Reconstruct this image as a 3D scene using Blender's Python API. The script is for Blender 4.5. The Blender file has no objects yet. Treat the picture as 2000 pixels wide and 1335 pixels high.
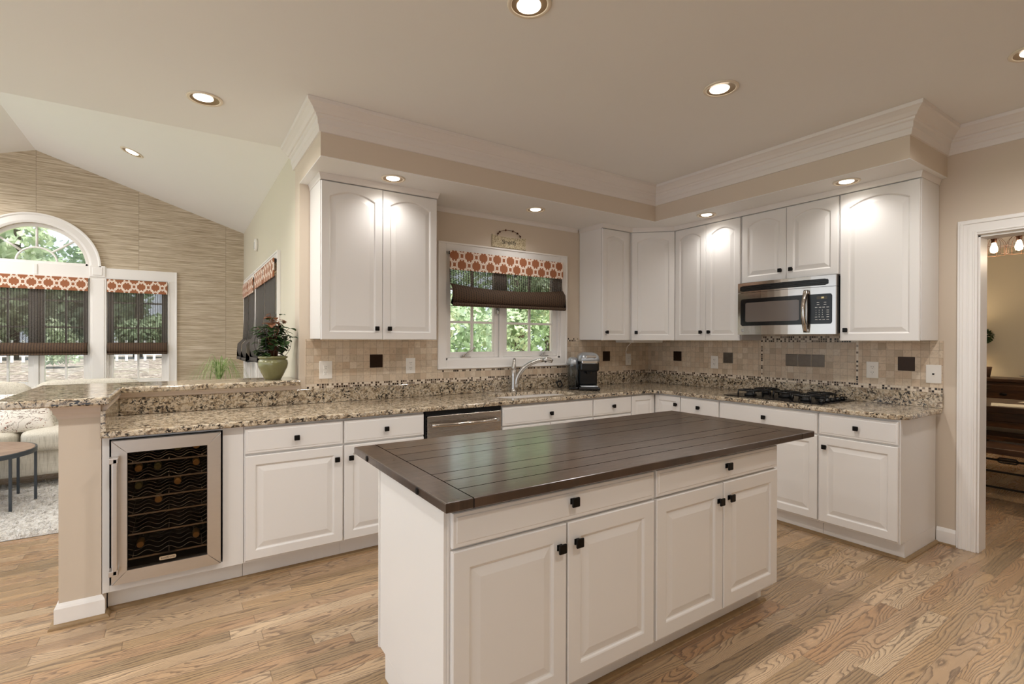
import bpy, bmesh, math, random
from mathutils import Matrix, Vector
PI = math.pi
R = math.radians
scene = bpy.context.scene
COL = scene.collection
random.seed(7)

# ------------------------------------------------------------------ camera, world, exposure
YAW, PITCH, ROLL, FPX = -0.5856, -0.0035, 0.0027, 975.5
cam_d = bpy.data.cameras.new('camera')
cam_d.sensor_width = 36.0
cam_d.lens = FPX / 2000 * 36.0
cam_d.clip_start = 0.05
cam_d.clip_end = 300
cam = bpy.data.objects.new('camera', cam_d)
COL.objects.link(cam)
_f = Vector((-math.sin(YAW), math.cos(YAW), 0)); _r = Vector((math.cos(YAW), math.sin(YAW), 0)); _u = Vector((0, 0, 1))
_f2 = _f * math.cos(PITCH) + _u * math.sin(PITCH); _u2 = -_f * math.sin(PITCH) + _u * math.cos(PITCH)
_r3 = _r * math.cos(ROLL) + _u2 * math.sin(ROLL); _u3 = -_r * math.sin(ROLL) + _u2 * math.cos(ROLL)
cm = Matrix.Identity(4)
for i in range(3):
    cm[i][0] = _r3[i]; cm[i][1] = _u3[i]; cm[i][2] = -_f2[i]
cm.translation = (-4.2965, -3.7622, 1.366)
cam.matrix_world = cm
scene.camera = cam

world = bpy.data.worlds.new('world'); scene.world = world; world.use_nodes = True
wn = world.node_tree.nodes; wl = world.node_tree.links
wbg = wn['Background']
_tc = wn.new('ShaderNodeTexCoord'); _sx = wn.new('ShaderNodeSeparateXYZ'); _rp = wn.new('ShaderNodeValToRGB')
wl.new(_tc.outputs['Generated'], _sx.inputs[0]); wl.new(_sx.outputs['Z'], _rp.inputs[0]); wl.new(_rp.outputs[0], wbg.inputs[0])
_rp.color_ramp.elements[0].position = 0.0; _rp.color_ramp.elements[0].color = (.76, .82, .90, 1)
_rp.color_ramp.elements[1].position = 0.7; _rp.color_ramp.elements[1].color = (.86, .94, 1.0, 1)
wbg.inputs['Strength'].default_value = 2.3
try:
    world.cycles.sampling_method = 'AUTOMATIC'
except Exception:
    pass

vs = scene.view_settings
vs.view_transform = 'Standard'; vs.look = 'None'; vs.gamma = 1.0; vs.use_curve_mapping = False
vs.exposure = -0.50
scene.display_settings.display_device = 'sRGB'
cy = scene.cycles
cy.max_bounces = 8; cy.diffuse_bounces = 5; cy.glossy_bounces = 4; cy.transmission_bounces = 4; cy.transparent_max_bounces = 12
cy.caustics_reflective = False; cy.caustics_refractive = False
cy.sample_clamp_indirect = 6.0
cy.use_denoising = True
sun_d = bpy.data.lights.new('sun', 'SUN'); sun_d.energy = 19.0; sun_d.angle = R(8); sun_d.color = (1, .97, .90)
sun = bpy.data.objects.new('sun', sun_d); COL.objects.link(sun); sun.rotation_euler = (R(12), R(4), 0); sun.location = (0, 0, 12)
LAMP_W = 78.0        # watts of each recessed spot
LAMP_COL = (1.0, .965, .93)

# ------------------------------------------------------------------ colour and node helpers
def lin(h, a=1.0):
    h = h.lstrip('#'); c = [int(h[i:i + 2], 16) / 255 for i in (0, 2, 4)]
    return tuple((x / 12.92 if x <= .04045 else ((x + .055) / 1.055) ** 2.4) for x in c) + (a,)

class NT:
    def __init__(s, name):
        s.m = bpy.data.materials.new(name); s.m.use_nodes = True
        s.t = s.m.node_tree; s.n = s.t.nodes; s.l = s.t.links
        s.b = s.n['Principled BSDF']; s.out = s.n['Material Output']
    def new(s, kind, *ins, **props):
        n = s.n.new('ShaderNode' + kind)
        for k, v in props.items(): setattr(n, k, v)
        for i, v in enumerate(ins):
            if v is None: continue
            s.put(n.inputs[i], v)
        return n
    def put(s, sock, v):
        if isinstance(v, bpy.types.NodeSocket): s.l.new(v, sock)
        else: sock.default_value = v
    def math(s, op, a, b=None, c=None, clamp=False):
        n = s.new('Math', a, b, c, operation=op); n.use_clamp = clamp
        return n.outputs[0]
    def mix(s, f, a, b, mode='MIX'):
        n = s.n.new('ShaderNodeMix'); n.data_type = 'RGBA'; n.blend_type = mode
        s.put(n.inputs[0], f); s.put(n.inputs[6], a); s.put(n.inputs[7], b)
        return n.outputs[2]
    def noise(s, vec, scale, detail=3, rough=.55, dist=0.0):
        n = s.n.new('ShaderNodeTexNoise'); s.put(n.inputs['Vector'], vec)
        n.inputs['Scale'].default_value = scale; n.inputs['Detail'].default_value = detail
        n.inputs['Roughness'].default_value = rough; n.inputs['Distortion'].default_value = dist
        return n.outputs[0]
    def ramp(s, f, stops, interp='LINEAR'):
        n = s.n.new('ShaderNodeValToRGB'); n.color_ramp.interpolation = interp
        e = n.color_ramp.elements
        while len(e) < len(stops): e.new(.5)
        for k, (p, c) in enumerate(stops):
            e[k].position = p; e[k].color = c if len(c) == 4 else tuple(c) + (1,)
        s.put(n.inputs[0], f)
        return n.outputs[0]
    def pos(s):
        return s.new('NewGeometry').outputs['Position']
    def sep(s, v):
        n = s.new('SeparateXYZ', v); return n.outputs
    def comb(s, x, y, z):
        return s.new('CombineXYZ', x, y, z).outputs[0]
    def scale(s, v, sc, off=(0, 0, 0)):
        n = s.n.new('ShaderNodeMapping'); s.put(n.inputs['Vector'], v)
        n.inputs['Scale'].default_value = sc; n.inputs['Location'].default_value = off
        return n.outputs[0]
    def white(s, v):
        n = s.n.new('ShaderNodeTexWhiteNoise'); n.noise_dimensions = '3D'; s.put(n.inputs['Vector'], v)
        return n.outputs
    def set(s, color=None, rough=None, metal=None, **kw):
        if color is not None: s.put(s.b.inputs['Base Color'], color)
        if rough is not None: s.put(s.b.inputs['Roughness'], rough)
        if metal is not None: s.put(s.b.inputs['Metallic'], metal)
        for k, v in kw.items(): s.put(s.b.inputs[k.replace('_', ' ')], v)
        return s
    def bump(s, h, strength=.3, dist=.002):
        n = s.n.new('ShaderNodeBump'); s.put(n.inputs['Height'], h)
        n.inputs['Strength'].default_value = strength; n.inputs['Distance'].default_value = dist
        s.l.new(n.outputs[0], s.b.inputs['Normal']); return s

def plain(name, col, rough=.5, metal=0.0, noise=0.0, nscale=8, spec=None, coat=None):
    n = NT(name)
    c = lin(col)
    if noise:
        f = n.noise(n.pos(), nscale, 4)
        c2 = tuple(max(0, x * (1 - noise)) for x in c[:3]) + (1,)
        n.set(n.mix(f, c2, c))
    else:
        n.set(c)
    n.set(rough=rough, metal=metal)
    if spec is not None: n.b.inputs['Specular IOR Level'].default_value = spec
    if coat: n.b.inputs['Coat Weight'].default_value = coat
    return n.m

M = {}
M['cabinet'] = plain('painted_cabinet_white', '#eae7e3', .38, noise=.03, nscale=2)
M['trim'] = plain('painted_trim_white', '#f7f4f0', .35, noise=.02, nscale=3)
M['crown'] = plain('painted_crown_white', '#e8e2dc', .4, noise=.02, nscale=3)
M['bartrim'] = plain('painted_bar_moulding', '#d9cbbf', .4, noise=.02, nscale=3)
M['wall'] = plain('painted_wall_beige', '#d8cab8', .6, noise=.03, nscale=1.5)
M['wallf'] = plain('painted_wall_sage_beige', '#dad3c0', .6, noise=.03, nscale=1.5)
M['walld'] = plain('painted_dining_wall', '#d6cbb2', .6, noise=.03, nscale=1.5)
M['ceil'] = plain('painted_ceiling', '#f0efed', .7, noise=.02, nscale=1.5)
M['vault'] = plain('painted_vault_white', '#f6f4f1', .7, noise=.02, nscale=1.5)
M['black'] = plain('black_bronze', '#14110f', .35, metal=.6)
M['blackp'] = plain('black_plastic', '#0c0c0d', .22)
M['blackm'] = plain('black_matte', '#111010', .6)
M['iron'] = plain('cast_iron', '#0d0d0e', .42, noise=.2, nscale=60)
M['white_p'] = plain('white_plastic', '#f1ede6', .3)
M['slot'] = plain('dark_slot', '#2a2623', .6)
M['gap'] = plain('black_rubber', '#0a0a0a', .8)  # plain black of the dishwasher tub, gasket and worktop seam
M['chrome'] = plain('chrome', '#dcdcdc', .12, metal=1)
M['rackwire'] = plain('grey_rack_wire', '#9a948c', .25, metal=1)
M['nickel'] = plain('brushed_nickel', '#c9c6c1', .25, metal=1)
M['grey_p'] = plain('grey_silver_plastic', '#a9adb1', .3, metal=.6)
M['bronze'] = plain('bronze_tile', '#3a2a20', .35, metal=.7, noise=.35, nscale=60)
M['pewter'] = plain('pewter_tile', '#7b7268', .3, metal=.8, noise=.4, nscale=40)
M['lampring'] = plain('cream_lamp_ring', '#e9ddc9', .4)
M['baffle'] = plain('tan_lamp_baffle', '#9c866a', .35, metal=.5)
M['pot'] = plain('sage_glazed_ceramic', '#7d7c52', .18, noise=.15, nscale=200, coat=.6)
M['soil'] = plain('potting_soil', '#2c2119', .9, noise=.5, nscale=150)
M['wire'] = plain('dark_wire', '#231d1b', .5, metal=.5)
M['darkwood'] = plain('dark_stained_wood', '#3d2719', .4, noise=.4, nscale=12)
M['rust'] = plain('rusty_bronze', '#5a3722', .5, metal=.5, noise=.4, nscale=60)
M['paper'] = plain('cream_paper', '#e9e2cd', .7)
M['platter'] = plain('blue_white_ceramic', '#dfe2e6', .25, noise=.3, nscale=50)
M['stone'] = plain('grey_carved_stone', '#bcb5a6', .7, noise=.35, nscale=40)
M['clay'] = plain('brown_clay', '#6b4a30', .6, noise=.3, nscale=40)
M['tablemetal'] = plain('dark_grey_metal', '#4d5257', .45, metal=.7)
M['picket'] = plain('white_picket_paint', '#f2f2ee', .6)
M['foil'] = plain('gold_foil', '#9a7440', .35, metal=.6)
M['foil2'] = plain('olive_foil', '#5f5a34', .4, metal=.5)
M['bottleglass'] = plain('dark_bottle_glass', '#1c1a10', .1)
M['roundwire'] = plain('oak_edge', '#a5875f', .5, noise=.45, nscale=40)

def steel(name, col='#b9b2aa', rough=.28, axis=2):
    n = NT(name); sc = [6, 6, 6]; sc[axis] = 500
    f = n.noise(n.scale(n.pos(), sc), 1, 3)
    n.set(n.mix(f, tuple(x * .86 for x in lin(col)[:3]) + (1,), lin(col)), n.math('MULTIPLY_ADD', f, .12, rough - .06), 1.0)
    return n.m
M['steel'] = steel('brushed_stainless', '#c4bcb4', .27)
M['steelsoft'] = steel('satin_stainless_frame', '#d9d4cf', .38)
M['polished'] = steel('polished_stainless', '#cfc8c0', .14)

def emit(name, col, strength):
    n = NT(name); n.set((0, 0, 0, 1), .5)
    n.b.inputs['Emission Color'].default_value = lin(col); n.b.inputs['Emission Strength'].default_value = strength
    return n.m
M['bulb'] = emit('lit_lamp_face', '#fff2dd', 9.0)
M['filament'] = emit('lit_filament_bulb', '#ffe9c4', 14.0)
M['display'] = emit('lit_clock_digits', '#ffe9a8', 1.6)

def m_glass(name, tint=(1, 1, 1, 1), gloss=.06, rough=.02, k=.8):
    n = NT(name)
    tr = n.new('BsdfTransparent', tint); gl = n.new('BsdfGlossy', (1, 1, 1, 1)); gl.inputs['Roughness'].default_value = rough
    lw = n.new('LayerWeight'); lw.inputs[0].default_value = .25
    f = n.math('MULTIPLY_ADD', lw.outputs['Fresnel'], k, gloss, clamp=True)
    mx = n.new('MixShader', f, tr.outputs[0], gl.outputs[0])
    n.l.new(mx.outputs[0], n.out.inputs[0]); return n.m
M['glass'] = m_glass('window_glass', (.97, .98, .98, 1), .02)
M['fridgeglass'] = m_glass('smoked_glass', (.78, .74, .70, 1), .0, .03, .25)
M['jarglass'] = m_glass('clear_grey_plastic', (.55, .6, .64, 1), .08, .05)
M['bulbglass'] = m_glass('bulb_glass', (1, .95, .88, 1), .05)

def m_granite():
    n = NT('speckled_granite'); p = n.pos()
    w = n.noise(p, 9, 3); pd = n.new('VectorMath', p, n.comb(w, n.noise(n.scale(p, (1, 1, 1), (7, 3, 1)), 9, 3), w), operation='MULTIPLY_ADD')
    pd.inputs[1].default_value = (1, 1, 1)
    pd = n.new('VectorMath', p, n.new('VectorMath', n.comb(w, w, w), (.08, .05, .06), operation='MULTIPLY').outputs[0], operation='ADD').outputs[0]
    a = n.noise(pd, 32, 6, .68, .6)
    base = n.ramp(a, [(.28, lin('#3a2e27')), (.38, lin('#8d7a66')), (.47, lin('#bba88b')), (.56, lin('#d8ccb8')), (.64, lin('#bfa988')), (.74, lin('#7d7064'))])
    b = n.noise(n.scale(pd, (1, 1, 1), (3, 9, 4)), 62, 5, .65, .8)
    m1 = n.ramp(b, [(.50, (0, 0, 0)), (.56, (1, 1, 1))])
    big = n.noise(n.scale(pd, (1, 1, 1), (11, 2, 8)), 14, 3)
    m1 = n.math('MULTIPLY', m1, n.ramp(big, [(.36, (.1, .1, .1)), (.54, (1, 1, 1))]))
    c = n.mix(m1, base, lin('#231d1a'))
    g = n.noise(n.scale(pd, (1, 1, 1), (5, 1, 2)), 60, 4, .6)
    m2 = n.ramp(g, [(.60, (0, 0, 0)), (.66, (1, 1, 1))])
    c = n.mix(n.math('MULTIPLY', m2, .8), c, lin('#6d6259'))
    n.set(c, .11); n.b.inputs['Specular IOR Level'].default_value = .6
    return n.m
M['granite'] = m_granite()

def m_floor():
    n = NT('oak_strip_floor'); p = n.pos(); x, y, z = n.sep(p)[:3]
    W = .083
    row = n.math('FLOOR', n.math('DIVIDE', y, W)); fy = n.math('FRACT', n.math('DIVIDE', y, W))
    rr = n.white(n.comb(row, 3.3, 1.7))[0]
    xs = n.math('MULTIPLY_ADD', x, 1.25, n.math('MULTIPLY', rr, 17.0))
    colm = n.math('FLOOR', xs); fx = n.math('FRACT', xs)
    idw = n.white(n.comb(row, colm, 5.1)); idc = idw[1]; idv = idw[0]
    ix, iy, iz = n.sep(idc)[:3]
    # cathedral grain: contour lines of slow stretched noise plus straight grain, one seed per board
    q = n.comb(n.math('MULTIPLY_ADD', x, 1.9, n.math('MULTIPLY', ix, 40)), n.math('MULTIPLY_ADD', y, 11.0, n.math('MULTIPLY', iy, 40)), n.math('MULTIPLY', iz, 30))
    slow = n.noise(q, 1.0, 1, .35)
    bend = n.noise(q, 4.5, 3, .55)
    kk = n.math('MULTIPLY_ADD', ix, 17.0, 5.0)
    ph = n.math('MULTIPLY_ADD', y, 55.0, n.math('MULTIPLY', slow, kk))
    ph = n.math('MULTIPLY_ADD', bend, 1.5, ph)
    s = n.math('FRACT', ph)
    rings = n.ramp(s, [(.0, (.75, .75, .75)), (.10, (1, 1, 1)), (.34, (.25, .25, .25)), (.55, (0, 0, 0)), (.97, (0, 0, 0)), (1.0, (.75, .75, .75))])
    pores = n.noise(n.comb(n.math('MULTIPLY_ADD', x, 9, n.math('MULTIPLY', ix, 20)), n.math('MULTIPLY', y, 330), 0), 1.0, 3, .6)
    rings = n.math('MULTIPLY', rings, n.ramp(pores, [(.3, (.45, .45, .45)), (.6, (1, 1, 1))]))
    broad = n.noise(n.comb(n.math('MULTIPLY_ADD', x, 1.1, n.math('MULTIPLY', iz, 20)), n.math('MULTIPLY', y, 16), iy), 1.0, 3, .5)
    tone = n.ramp(idv, [(0, lin('#9c8466')), (.2, lin('#af926f')), (.45, lin('#bf9f7a')), (.6, lin('#b08a66')), (.8, lin('#c0a281')), (1, lin('#d0b695'))])
    tone = n.mix(n.math('MULTIPLY', n.ramp(broad, [(.35, (0, 0, 0)), (.7, (1, 1, 1))]), .32), tone, lin('#8f7d69'))
    c = n.mix(n.math('MULTIPLY', rings, .82), tone, lin('#52433a'))
    c = n.mix(n.math('MULTIPLY', n.ramp(pores, [(.2, (1, 1, 1)), (.42, (0, 0, 0))]), .30), c, lin('#6a5645'))
    gy = n.math('ABSOLUTE', n.math('SUBTRACT', fy, .5)); gx = n.math('ABSOLUTE', n.math('SUBTRACT', fx, .5))
    gap = n.math('MAXIMUM', n.ramp(gy, [(.486, (0, 0, 0)), (.497, (1, 1, 1))]), n.ramp(gx, [(.4985, (0, 0, 0)), (.4995, (1, 1, 1))]))
    c = n.mix(n.math('MULTIPLY', gap, .55), c, lin('#4a3a2c'))
    n.set(c, n.math('MULTIPLY_ADD', rings, .12, .27)); n.b.inputs['Specular IOR Level'].default_value = .45
    n.bump(n.math('MULTIPLY', gap, -1), .3, .001)
    return n.m
M['floor'] = m_floor()

def m_island():
    n = NT('dark_plank_top'); p = n.pos(); x, y, z = n.sep(p)[:3]
    ends = n.math('MAXIMUM', n.math('LESS_THAN', x, -3.545), n.math('GREATER_THAN', x, -1.575))
    edges = [-2.31, -2.205, -2.105, -1.867, -1.745, -1.62]
    wob = n.math('MULTIPLY', n.math('SUBTRACT', n.noise(n.scale(p, (3, 3, 3)), 1, 2), .5), .006)
    line = None; idx = 0.0
    for k, e in enumerate(edges):
        d = n.math('ABSOLUTE', n.math('SUBTRACT', n.math('ADD', y, wob), e))
        l = n.math('LESS_THAN', d, .0026)
        line = l if line is None else n.math('MAXIMUM', line, l)
        idx = n.math('ADD', n.math('GREATER_THAN', y, e), idx)
    line = n.math('MULTIPLY', line, n.math('SUBTRACT', 1.0, ends))
    el = n.math('MAXIMUM', n.math('LESS_THAN', n.math('ABSOLUTE', n.math('ADD', x, 3.545)), .0022), n.math('LESS_THAN', n.math('ABSOLUTE', n.math('ADD', x, 1.575)), .0022))
    line = n.math('MAXIMUM', line, el)
    rid = n.white(n.comb(idx, ends, 2.0))[0]
    along = n.comb(n.math('MULTIPLY', x, 2.2), n.math('MULTIPLY', y, 34), rid)
    across = n.comb(n.math('MULTIPLY', x, 34), n.math('MULTIPLY', y, 2.2), rid)
    mp = n.new('Mix', data_type='VECTOR'); n.put(mp.inputs[0], ends); n.put(mp.inputs[4], along); n.put(mp.inputs[5], across)
    g = n.noise(mp.outputs[1], 1.6, 5, .65, .5)
    scr = n.noise(n.scale(p, (9, 42, 1)), 1.0, 4, .65)
    c = n.ramp(g, [(.3, lin('#170e0a')), (.55, lin('#2f2119')), (.75, lin('#4e3b2f'))])
    c = n.mix(n.math('MULTIPLY', rid, .28), c, lin('#5b4435'))
    c = n.mix(n.math('MULTIPLY', n.ramp(scr, [(.58, (0, 0, 0)), (.70, (1, 1, 1))]), .45), c, lin('#140c08'))
    c = n.mix(n.math('MULTIPLY', line, .9), c, lin('#0c0806'))
    n.set(c, n.math('MULTIPLY_ADD', scr, .22, .20)); n.b.inputs['Specular IOR Level'].default_value = .6; n.put(n.b.inputs['Coat Weight'], n.math('MULTIPLY_ADD', line, -.7, .75)); n.put(n.b.inputs['Specular IOR Level'], n.math('MULTIPLY_ADD', line, -.6, .6)); n.put(n.b.inputs['Coat Roughness'], n.math('MULTIPLY_ADD', scr, .25, .04))
    h = n.math('SUBTRACT', n.math('MULTIPLY', n.noise(n.scale(p, (3, 9, 3)), 1, 3), .5), line)
    n.bump(h, .12, .002)
    return n.m
M['island'] = m_island()

def m_tile(axis, strips):
    """axis 0 -> wall runs along x, axis 1 -> along y; strips of mosaic (s0, s1, z0, z1)"""
    n = NT('travertine_tile_%s' % ('back', 'side')[axis]); p = n.pos(); c3 = n.sep(p); s = c3[axis]; z = n.math('SUBTRACT', c3[2], 1.050)
    T = .0508
    cu = n.math('DIVIDE', s, T); cv = n.math('DIVIDE', z, T)
    idw = n.white(n.comb(n.math('FLOOR', cu), n.math('FLOOR', cv), 9.0))[0]
    base = n.ramp(idw, [(0, lin('#cbb49a')), (.25, lin('#d8c4ab')), (.5, lin('#decdb6')), (.72, lin('#c9b79f')), (.86, lin('#e2d3bf')), (1, lin('#bba88f'))])
    v = n.noise(p, 38, 5, .65, 1.2)
    base = n.mix(n.ramp(v, [(.5, (0, 0, 0)), (.72, (.55, .55, .55))]), base, lin('#a8947c'))
    pit = n.noise(p, 120, 4, .6, .5)
    base = n.mix(n.ramp(pit, [(.66, (0, 0, 0)), (.72, (.5, .5, .5))]), base, lin('#8f7c66'))
    def edge(a, w):
        f = n.math('FRACT', a); return n.math('GREATER_THAN', n.math('ABSOLUTE', n.math('SUBTRACT', f, .5)), .5 - w)
    gr = n.math('MAXIMUM', edge(cu, .022), edge(cv, .022))
    col = n.mix(n.math('MULTIPLY', gr, .75), base, lin('#a4907a'))
    t = .0170
    mu = n.math('DIVIDE', s, t); mv = n.math('DIVIDE', n.math('SUBTRACT', c3[2], 1.016), t)
    mid = n.white(n.comb(n.math('FLOOR', mu), n.math('FLOOR', mv), 4.0))[0]
    mc = n.ramp(mid, [(0, lin('#2a201a')), (.16, lin('#5a493b')), (.34, lin('#7a6a5a')), (.46, lin('#978a7d')), (.54, lin('#e3d6c4'))], 'CONSTANT')
    mg = n.math('MAXIMUM', edge(mu, .09), edge(mv, .09))
    mc = n.mix(mg, mc, lin('#d9c8b2'))
    mask = None
    for (s0, s1, z0, z1) in strips:
        k = n.math('MULTIPLY', n.math('MULTIPLY', n.math('GREATER_THAN', s, s0), n.math('LESS_THAN', s, s1)),
                   n.math('MULTIPLY', n.math('GREATER_THAN', c3[2], z0), n.math('LESS_THAN', c3[2], z1)))
        mask = k if mask is None else n.math('MAXIMUM', mask, k)
    col = n.mix(mask, col, mc)
    n.set(col, n.math('MULTIPLY_ADD', mask, -.15, .42))
    hh = n.math('MULTIPLY', n.math('SUBTRACT', 1.0, mask), gr)
    n.bump(n.math('MULTIPLY', n.math('ADD', hh, n.math('MULTIPLY', mask, mg)), -1), .5, .0015)
    return n.m

def m_grass_cloth():
    n = NT('grasscloth_wallpaper'); p = n.pos(); x, y, z = n.sep(p)[:3]
    strip = n.math('FLOOR', n.math('DIVIDE', n.math('ADD', x, 5.63), .91))
    zz = n.math('ADD', n.math('MULTIPLY', z, 1.0), n.math('MULTIPLY', strip, 3.37))
    a = n.noise(n.comb(n.math('MULTIPLY', x, 1.6), 0.0, n.math('MULTIPLY', zz, 60)), 1.0, 4, .7)
    b = n.noise(n.comb(n.math('MULTIPLY', x, 5.0), 1.0, n.math('MULTIPLY', zz, 150)), 1.0, 3, .6)
    f = n.math('ADD', n.math('MULTIPLY', a, .6), n.math('MULTIPLY', b, .4))
    c = n.ramp(f, [(.34, lin('#93836d')), (.45, lin('#b9a88f')), (.54, lin('#d2c4ad')), (.66, lin('#e9dfcf'))])
    sf = n.math('FRACT', n.math('DIVIDE', n.math('ADD', x, 5.63), .91))
    seam = n.math('LESS_THAN', sf, .006)
    c = n.mix(n.math('MULTIPLY', seam, .4), c, lin('#6f5c48'))
    n.set(c, .75); n.bump(f, .4, .002)
    return n.m
M['grasscloth'] = m_grass_cloth()

def m_valance(axis):
    n = NT('lattice_print_%s' % ('x', 'y')[axis]); c3 = n.sep(n.pos())
    u = n.math('DIVIDE', c3[axis], .138); v = n.math('DIVIDE', n.math('SUBTRACT', c3[2], 1.99), .150)
    def cell(ou, ov):
        a = n.math('SUBTRACT', n.math('FRACT', n.math('ADD', u, ou)), .5); b = n.math('SUBTRACT', n.math('FRACT', n.math('ADD', v, ov)), .5)
        return n.math('ABSOLUTE', a), n.math('ABSOLUTE', b)
    cream = None
    for (ou, ov) in ((0, 0), (.5, .5)):
        a, b = cell(ou, ov)
        # ogee ring: superellipse
        d = n.math('SQRT', n.math('ADD', n.math('MULTIPLY', n.math('MULTIPLY', a, a), 1.15), n.math('MULTIPLY', b, b)))
        ring = n.math('LESS_THAN', n.math('ABSOLUTE', n.math('SUBTRACT', d, .350)), .036)
        # four small bumps inside the ring
        bd = n.math('SQRT', n.math('ADD', n.math('POWER', n.math('SUBTRACT', a, .215), 2.0), n.math('POWER', n.math('SUBTRACT', b, .225), 2.0)))
        bd2 = n.math('SQRT', n.math('ADD', n.math('POWER', a, 2.0), n.math('POWER', n.math('SUBTRACT', b, .27), 2.0)))
        bm_ = n.math('MAXIMUM', n.math('LESS_THAN', bd, .058), n.math('LESS_THAN', bd2, .048))
        # small square between the rings on the row
        a2 = n.math('ABSOLUTE', n.math('SUBTRACT', a, .5)); mx = n.math('MAXIMUM', a2, n.math('MULTIPLY', b, .9))
        sq = n.math('LESS_THAN', n.math('ABSOLUTE', n.math('SUBTRACT', mx, .118)), .024)
        k = n.math('MAXIMUM', n.math('MAXIMUM', ring, bm_), sq)
        cream = k if cream is None else n.math('MAXIMUM', cream, k)
    w = n.noise(n.scale(n.pos(), (300, 300, 300)), 1, 2)
    c = n.mix(cream, n.mix(w, lin('#8f5637'), lin('#b0714c')), n.mix(w, lin('#ead7c6'), lin('#f7e9dc')))
    n.set(c, .8)
    return n.m
M['valance_x'] = m_valance(0); M['valance_y'] = m_valance(1)

def m_woven(axis, col1, col2, hole=.35, name='woven'):
    n = NT('%s_shade_%s' % (name, ('x', 'y')[axis])); c3 = n.sep(n.pos())
    u = n.math('DIVIDE', c3[axis], .0235); v = n.math('DIVIDE', c3[2], .0145)
    fu = n.math('FRACT', u); par = n.math('MULTIPLY', n.math('MODULO', n.math('FLOOR', u), 2.0), .5)
    fv = n.math('FRACT', n.math('ADD', v, n.math('ABSOLUTE', par)))
    dark = n.math('MULTIPLY', n.math('LESS_THAN', fu, .36), n.math('LESS_THAN', fv, .6))
    th = n.noise(n.comb(n.math('MULTIPLY', c3[axis], 260), 0.0, n.math('MULTIPLY', c3[2], 60)), 1, 3)
    c = n.mix(th, lin(col1), lin(col2)); c = n.mix(n.math('MULTIPLY', dark, .85), c, lin('#0b0908'))
    n.set(c, .8)
    gap = n.noise(n.comb(n.math('MULTIPLY', c3[axis], 330), 2.0, n.math('MULTIPLY', c3[2], 170)), 1, 2)
    op = n.math('MULTIPLY', n.math('GREATER_THAN', gap, .46), hole)
    op = n.math('MULTIPLY', op, n.math('SUBTRACT', 1.0, dark))
    if hole > 0:
        tr = n.new('BsdfTransparent'); mx = n.new('MixShader', op, n.b.outputs[0], tr.outputs[0])
        n.l.new(mx.outputs[0], n.out.inputs[0])
    return n.m
M['woven_x'] = m_woven(0, '#2c2622', '#6b5f54', .68, 'open_woven'); M['woven_y'] = m_woven(1, '#4a4643', '#77706a', .40, 'open_woven')
M['fold_x'] = m_woven(0, '#38291d', '#69503a', 0, 'folded'); M['fold_y'] = m_woven(1, '#3d3835', '#66605b', 0, 'folded')

def m_linen(name, c1, c2, c3_):
    n = NT(name); p = n.new('TexCoord').outputs['Object']
    a = n.noise(n.scale(p, (8, 8, 160)), 1, 3, .7); b = n.noise(n.scale(p, (160, 160, 8)), 1, 3, .7)
    c = n.mix(a, lin(c1), lin(c2)); c = n.mix(n.ramp(b, [(.48, (0, 0, 0)), (.7, (.7, .7, .7))]), c, lin(c3_))
    n.set(c, .85); n.bump(n.math('ADD', a, b), .2, .002); return n.m
M['linen'] = m_linen('cream_crosshatch_linen', '#c9c2b2', '#e6e1d5', '#a39c8b')
M['sagecloth'] = m_linen('sage_cushion_cloth', '#8c8b76', '#a9a78f', '#77755f')

def m_floral():
    n = NT('branch_print_cotton'); p = n.new('TexCoord').outputs['Object']
    v = n.noise(n.scale(p, (1, 1, 1)), 9, 4, .6, 1.2)
    br = n.ramp(n.math('ABSOLUTE', n.math('SUBTRACT', v, .5)), [(.006, (1, 1, 1)), (.014, (0, 0, 0))])
    d = n.noise(n.scale(p, (1, 1, 1), (3, 3, 3)), 60, 2)
    m = n.noise(n.scale(p, (1, 1, 1), (1, 5, 3)), 5, 2)
    dots = n.math('MULTIPLY', n.ramp(d, [(.62, (0, 0, 0)), (.66, (1, 1, 1))]), n.ramp(m, [(.45, (0, 0, 0)), (.55, (1, 1, 1))]))
    c = n.mix(br, lin('#f1ebe2'), lin('#7d6a5c')); c = n.mix(dots, c, lin('#9a5f4b'))
    n.set(c, .85); return n.m
M['floral'] = m_floral()
M['whitecloth'] = plain('white_cushion_cloth', '#f0eee9', .85, noise=.05, nscale=30)
M['greypiping'] = plain('grey_piping', '#6f6a60', .8)

def m_rug():
    n = NT('white_shag_rug'); f = n.noise(n.pos(), 55, 5, .7, 1.0)
    n.set(n.ramp(f, [(.3, lin('#c8c1b6')), (.5, lin('#efeae3')), (.7, lin('#ffffff'))]), .95); n.bump(f, .8, .02); return n.m
M['rug'] = m_rug()

def m_leaf(name, stops, scale=6, trans=.3):
    n = NT(name); f = n.noise(n.pos(), scale, 3, .6)
    c = n.ramp(f, [(p, lin(h)) for p, h in stops]); n.set(c, .5)
    tl = n.new('BsdfTranslucent', c); mx = n.new('MixShader', trans, n.b.outputs[0], tl.outputs[0])
    n.l.new(mx.outputs[0], n.out.inputs[0]); return n.m
M['leaf_dark'] = m_leaf('dark_green_leaf', [(.3, '#20301a'), (.6, '#3f5a2c'), (.8, '#6a7a48')], 40)
M['leaf_rust'] = m_leaf('rusty_new_leaf', [(.3, '#6b3f2a'), (.7, '#a06a4a')], 40)
M['blade'] = m_leaf('striped_grass_leaf', [(.3, '#6f8f4a'), (.6, '#b5c98c'), (.8, '#e6ecd0')], 30)
M['foliage'] = m_leaf('garden_foliage', [(.25, '#728669'), (.5, '#abbf9b'), (.75, '#dde6cd')], 3.0, .5)
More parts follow.
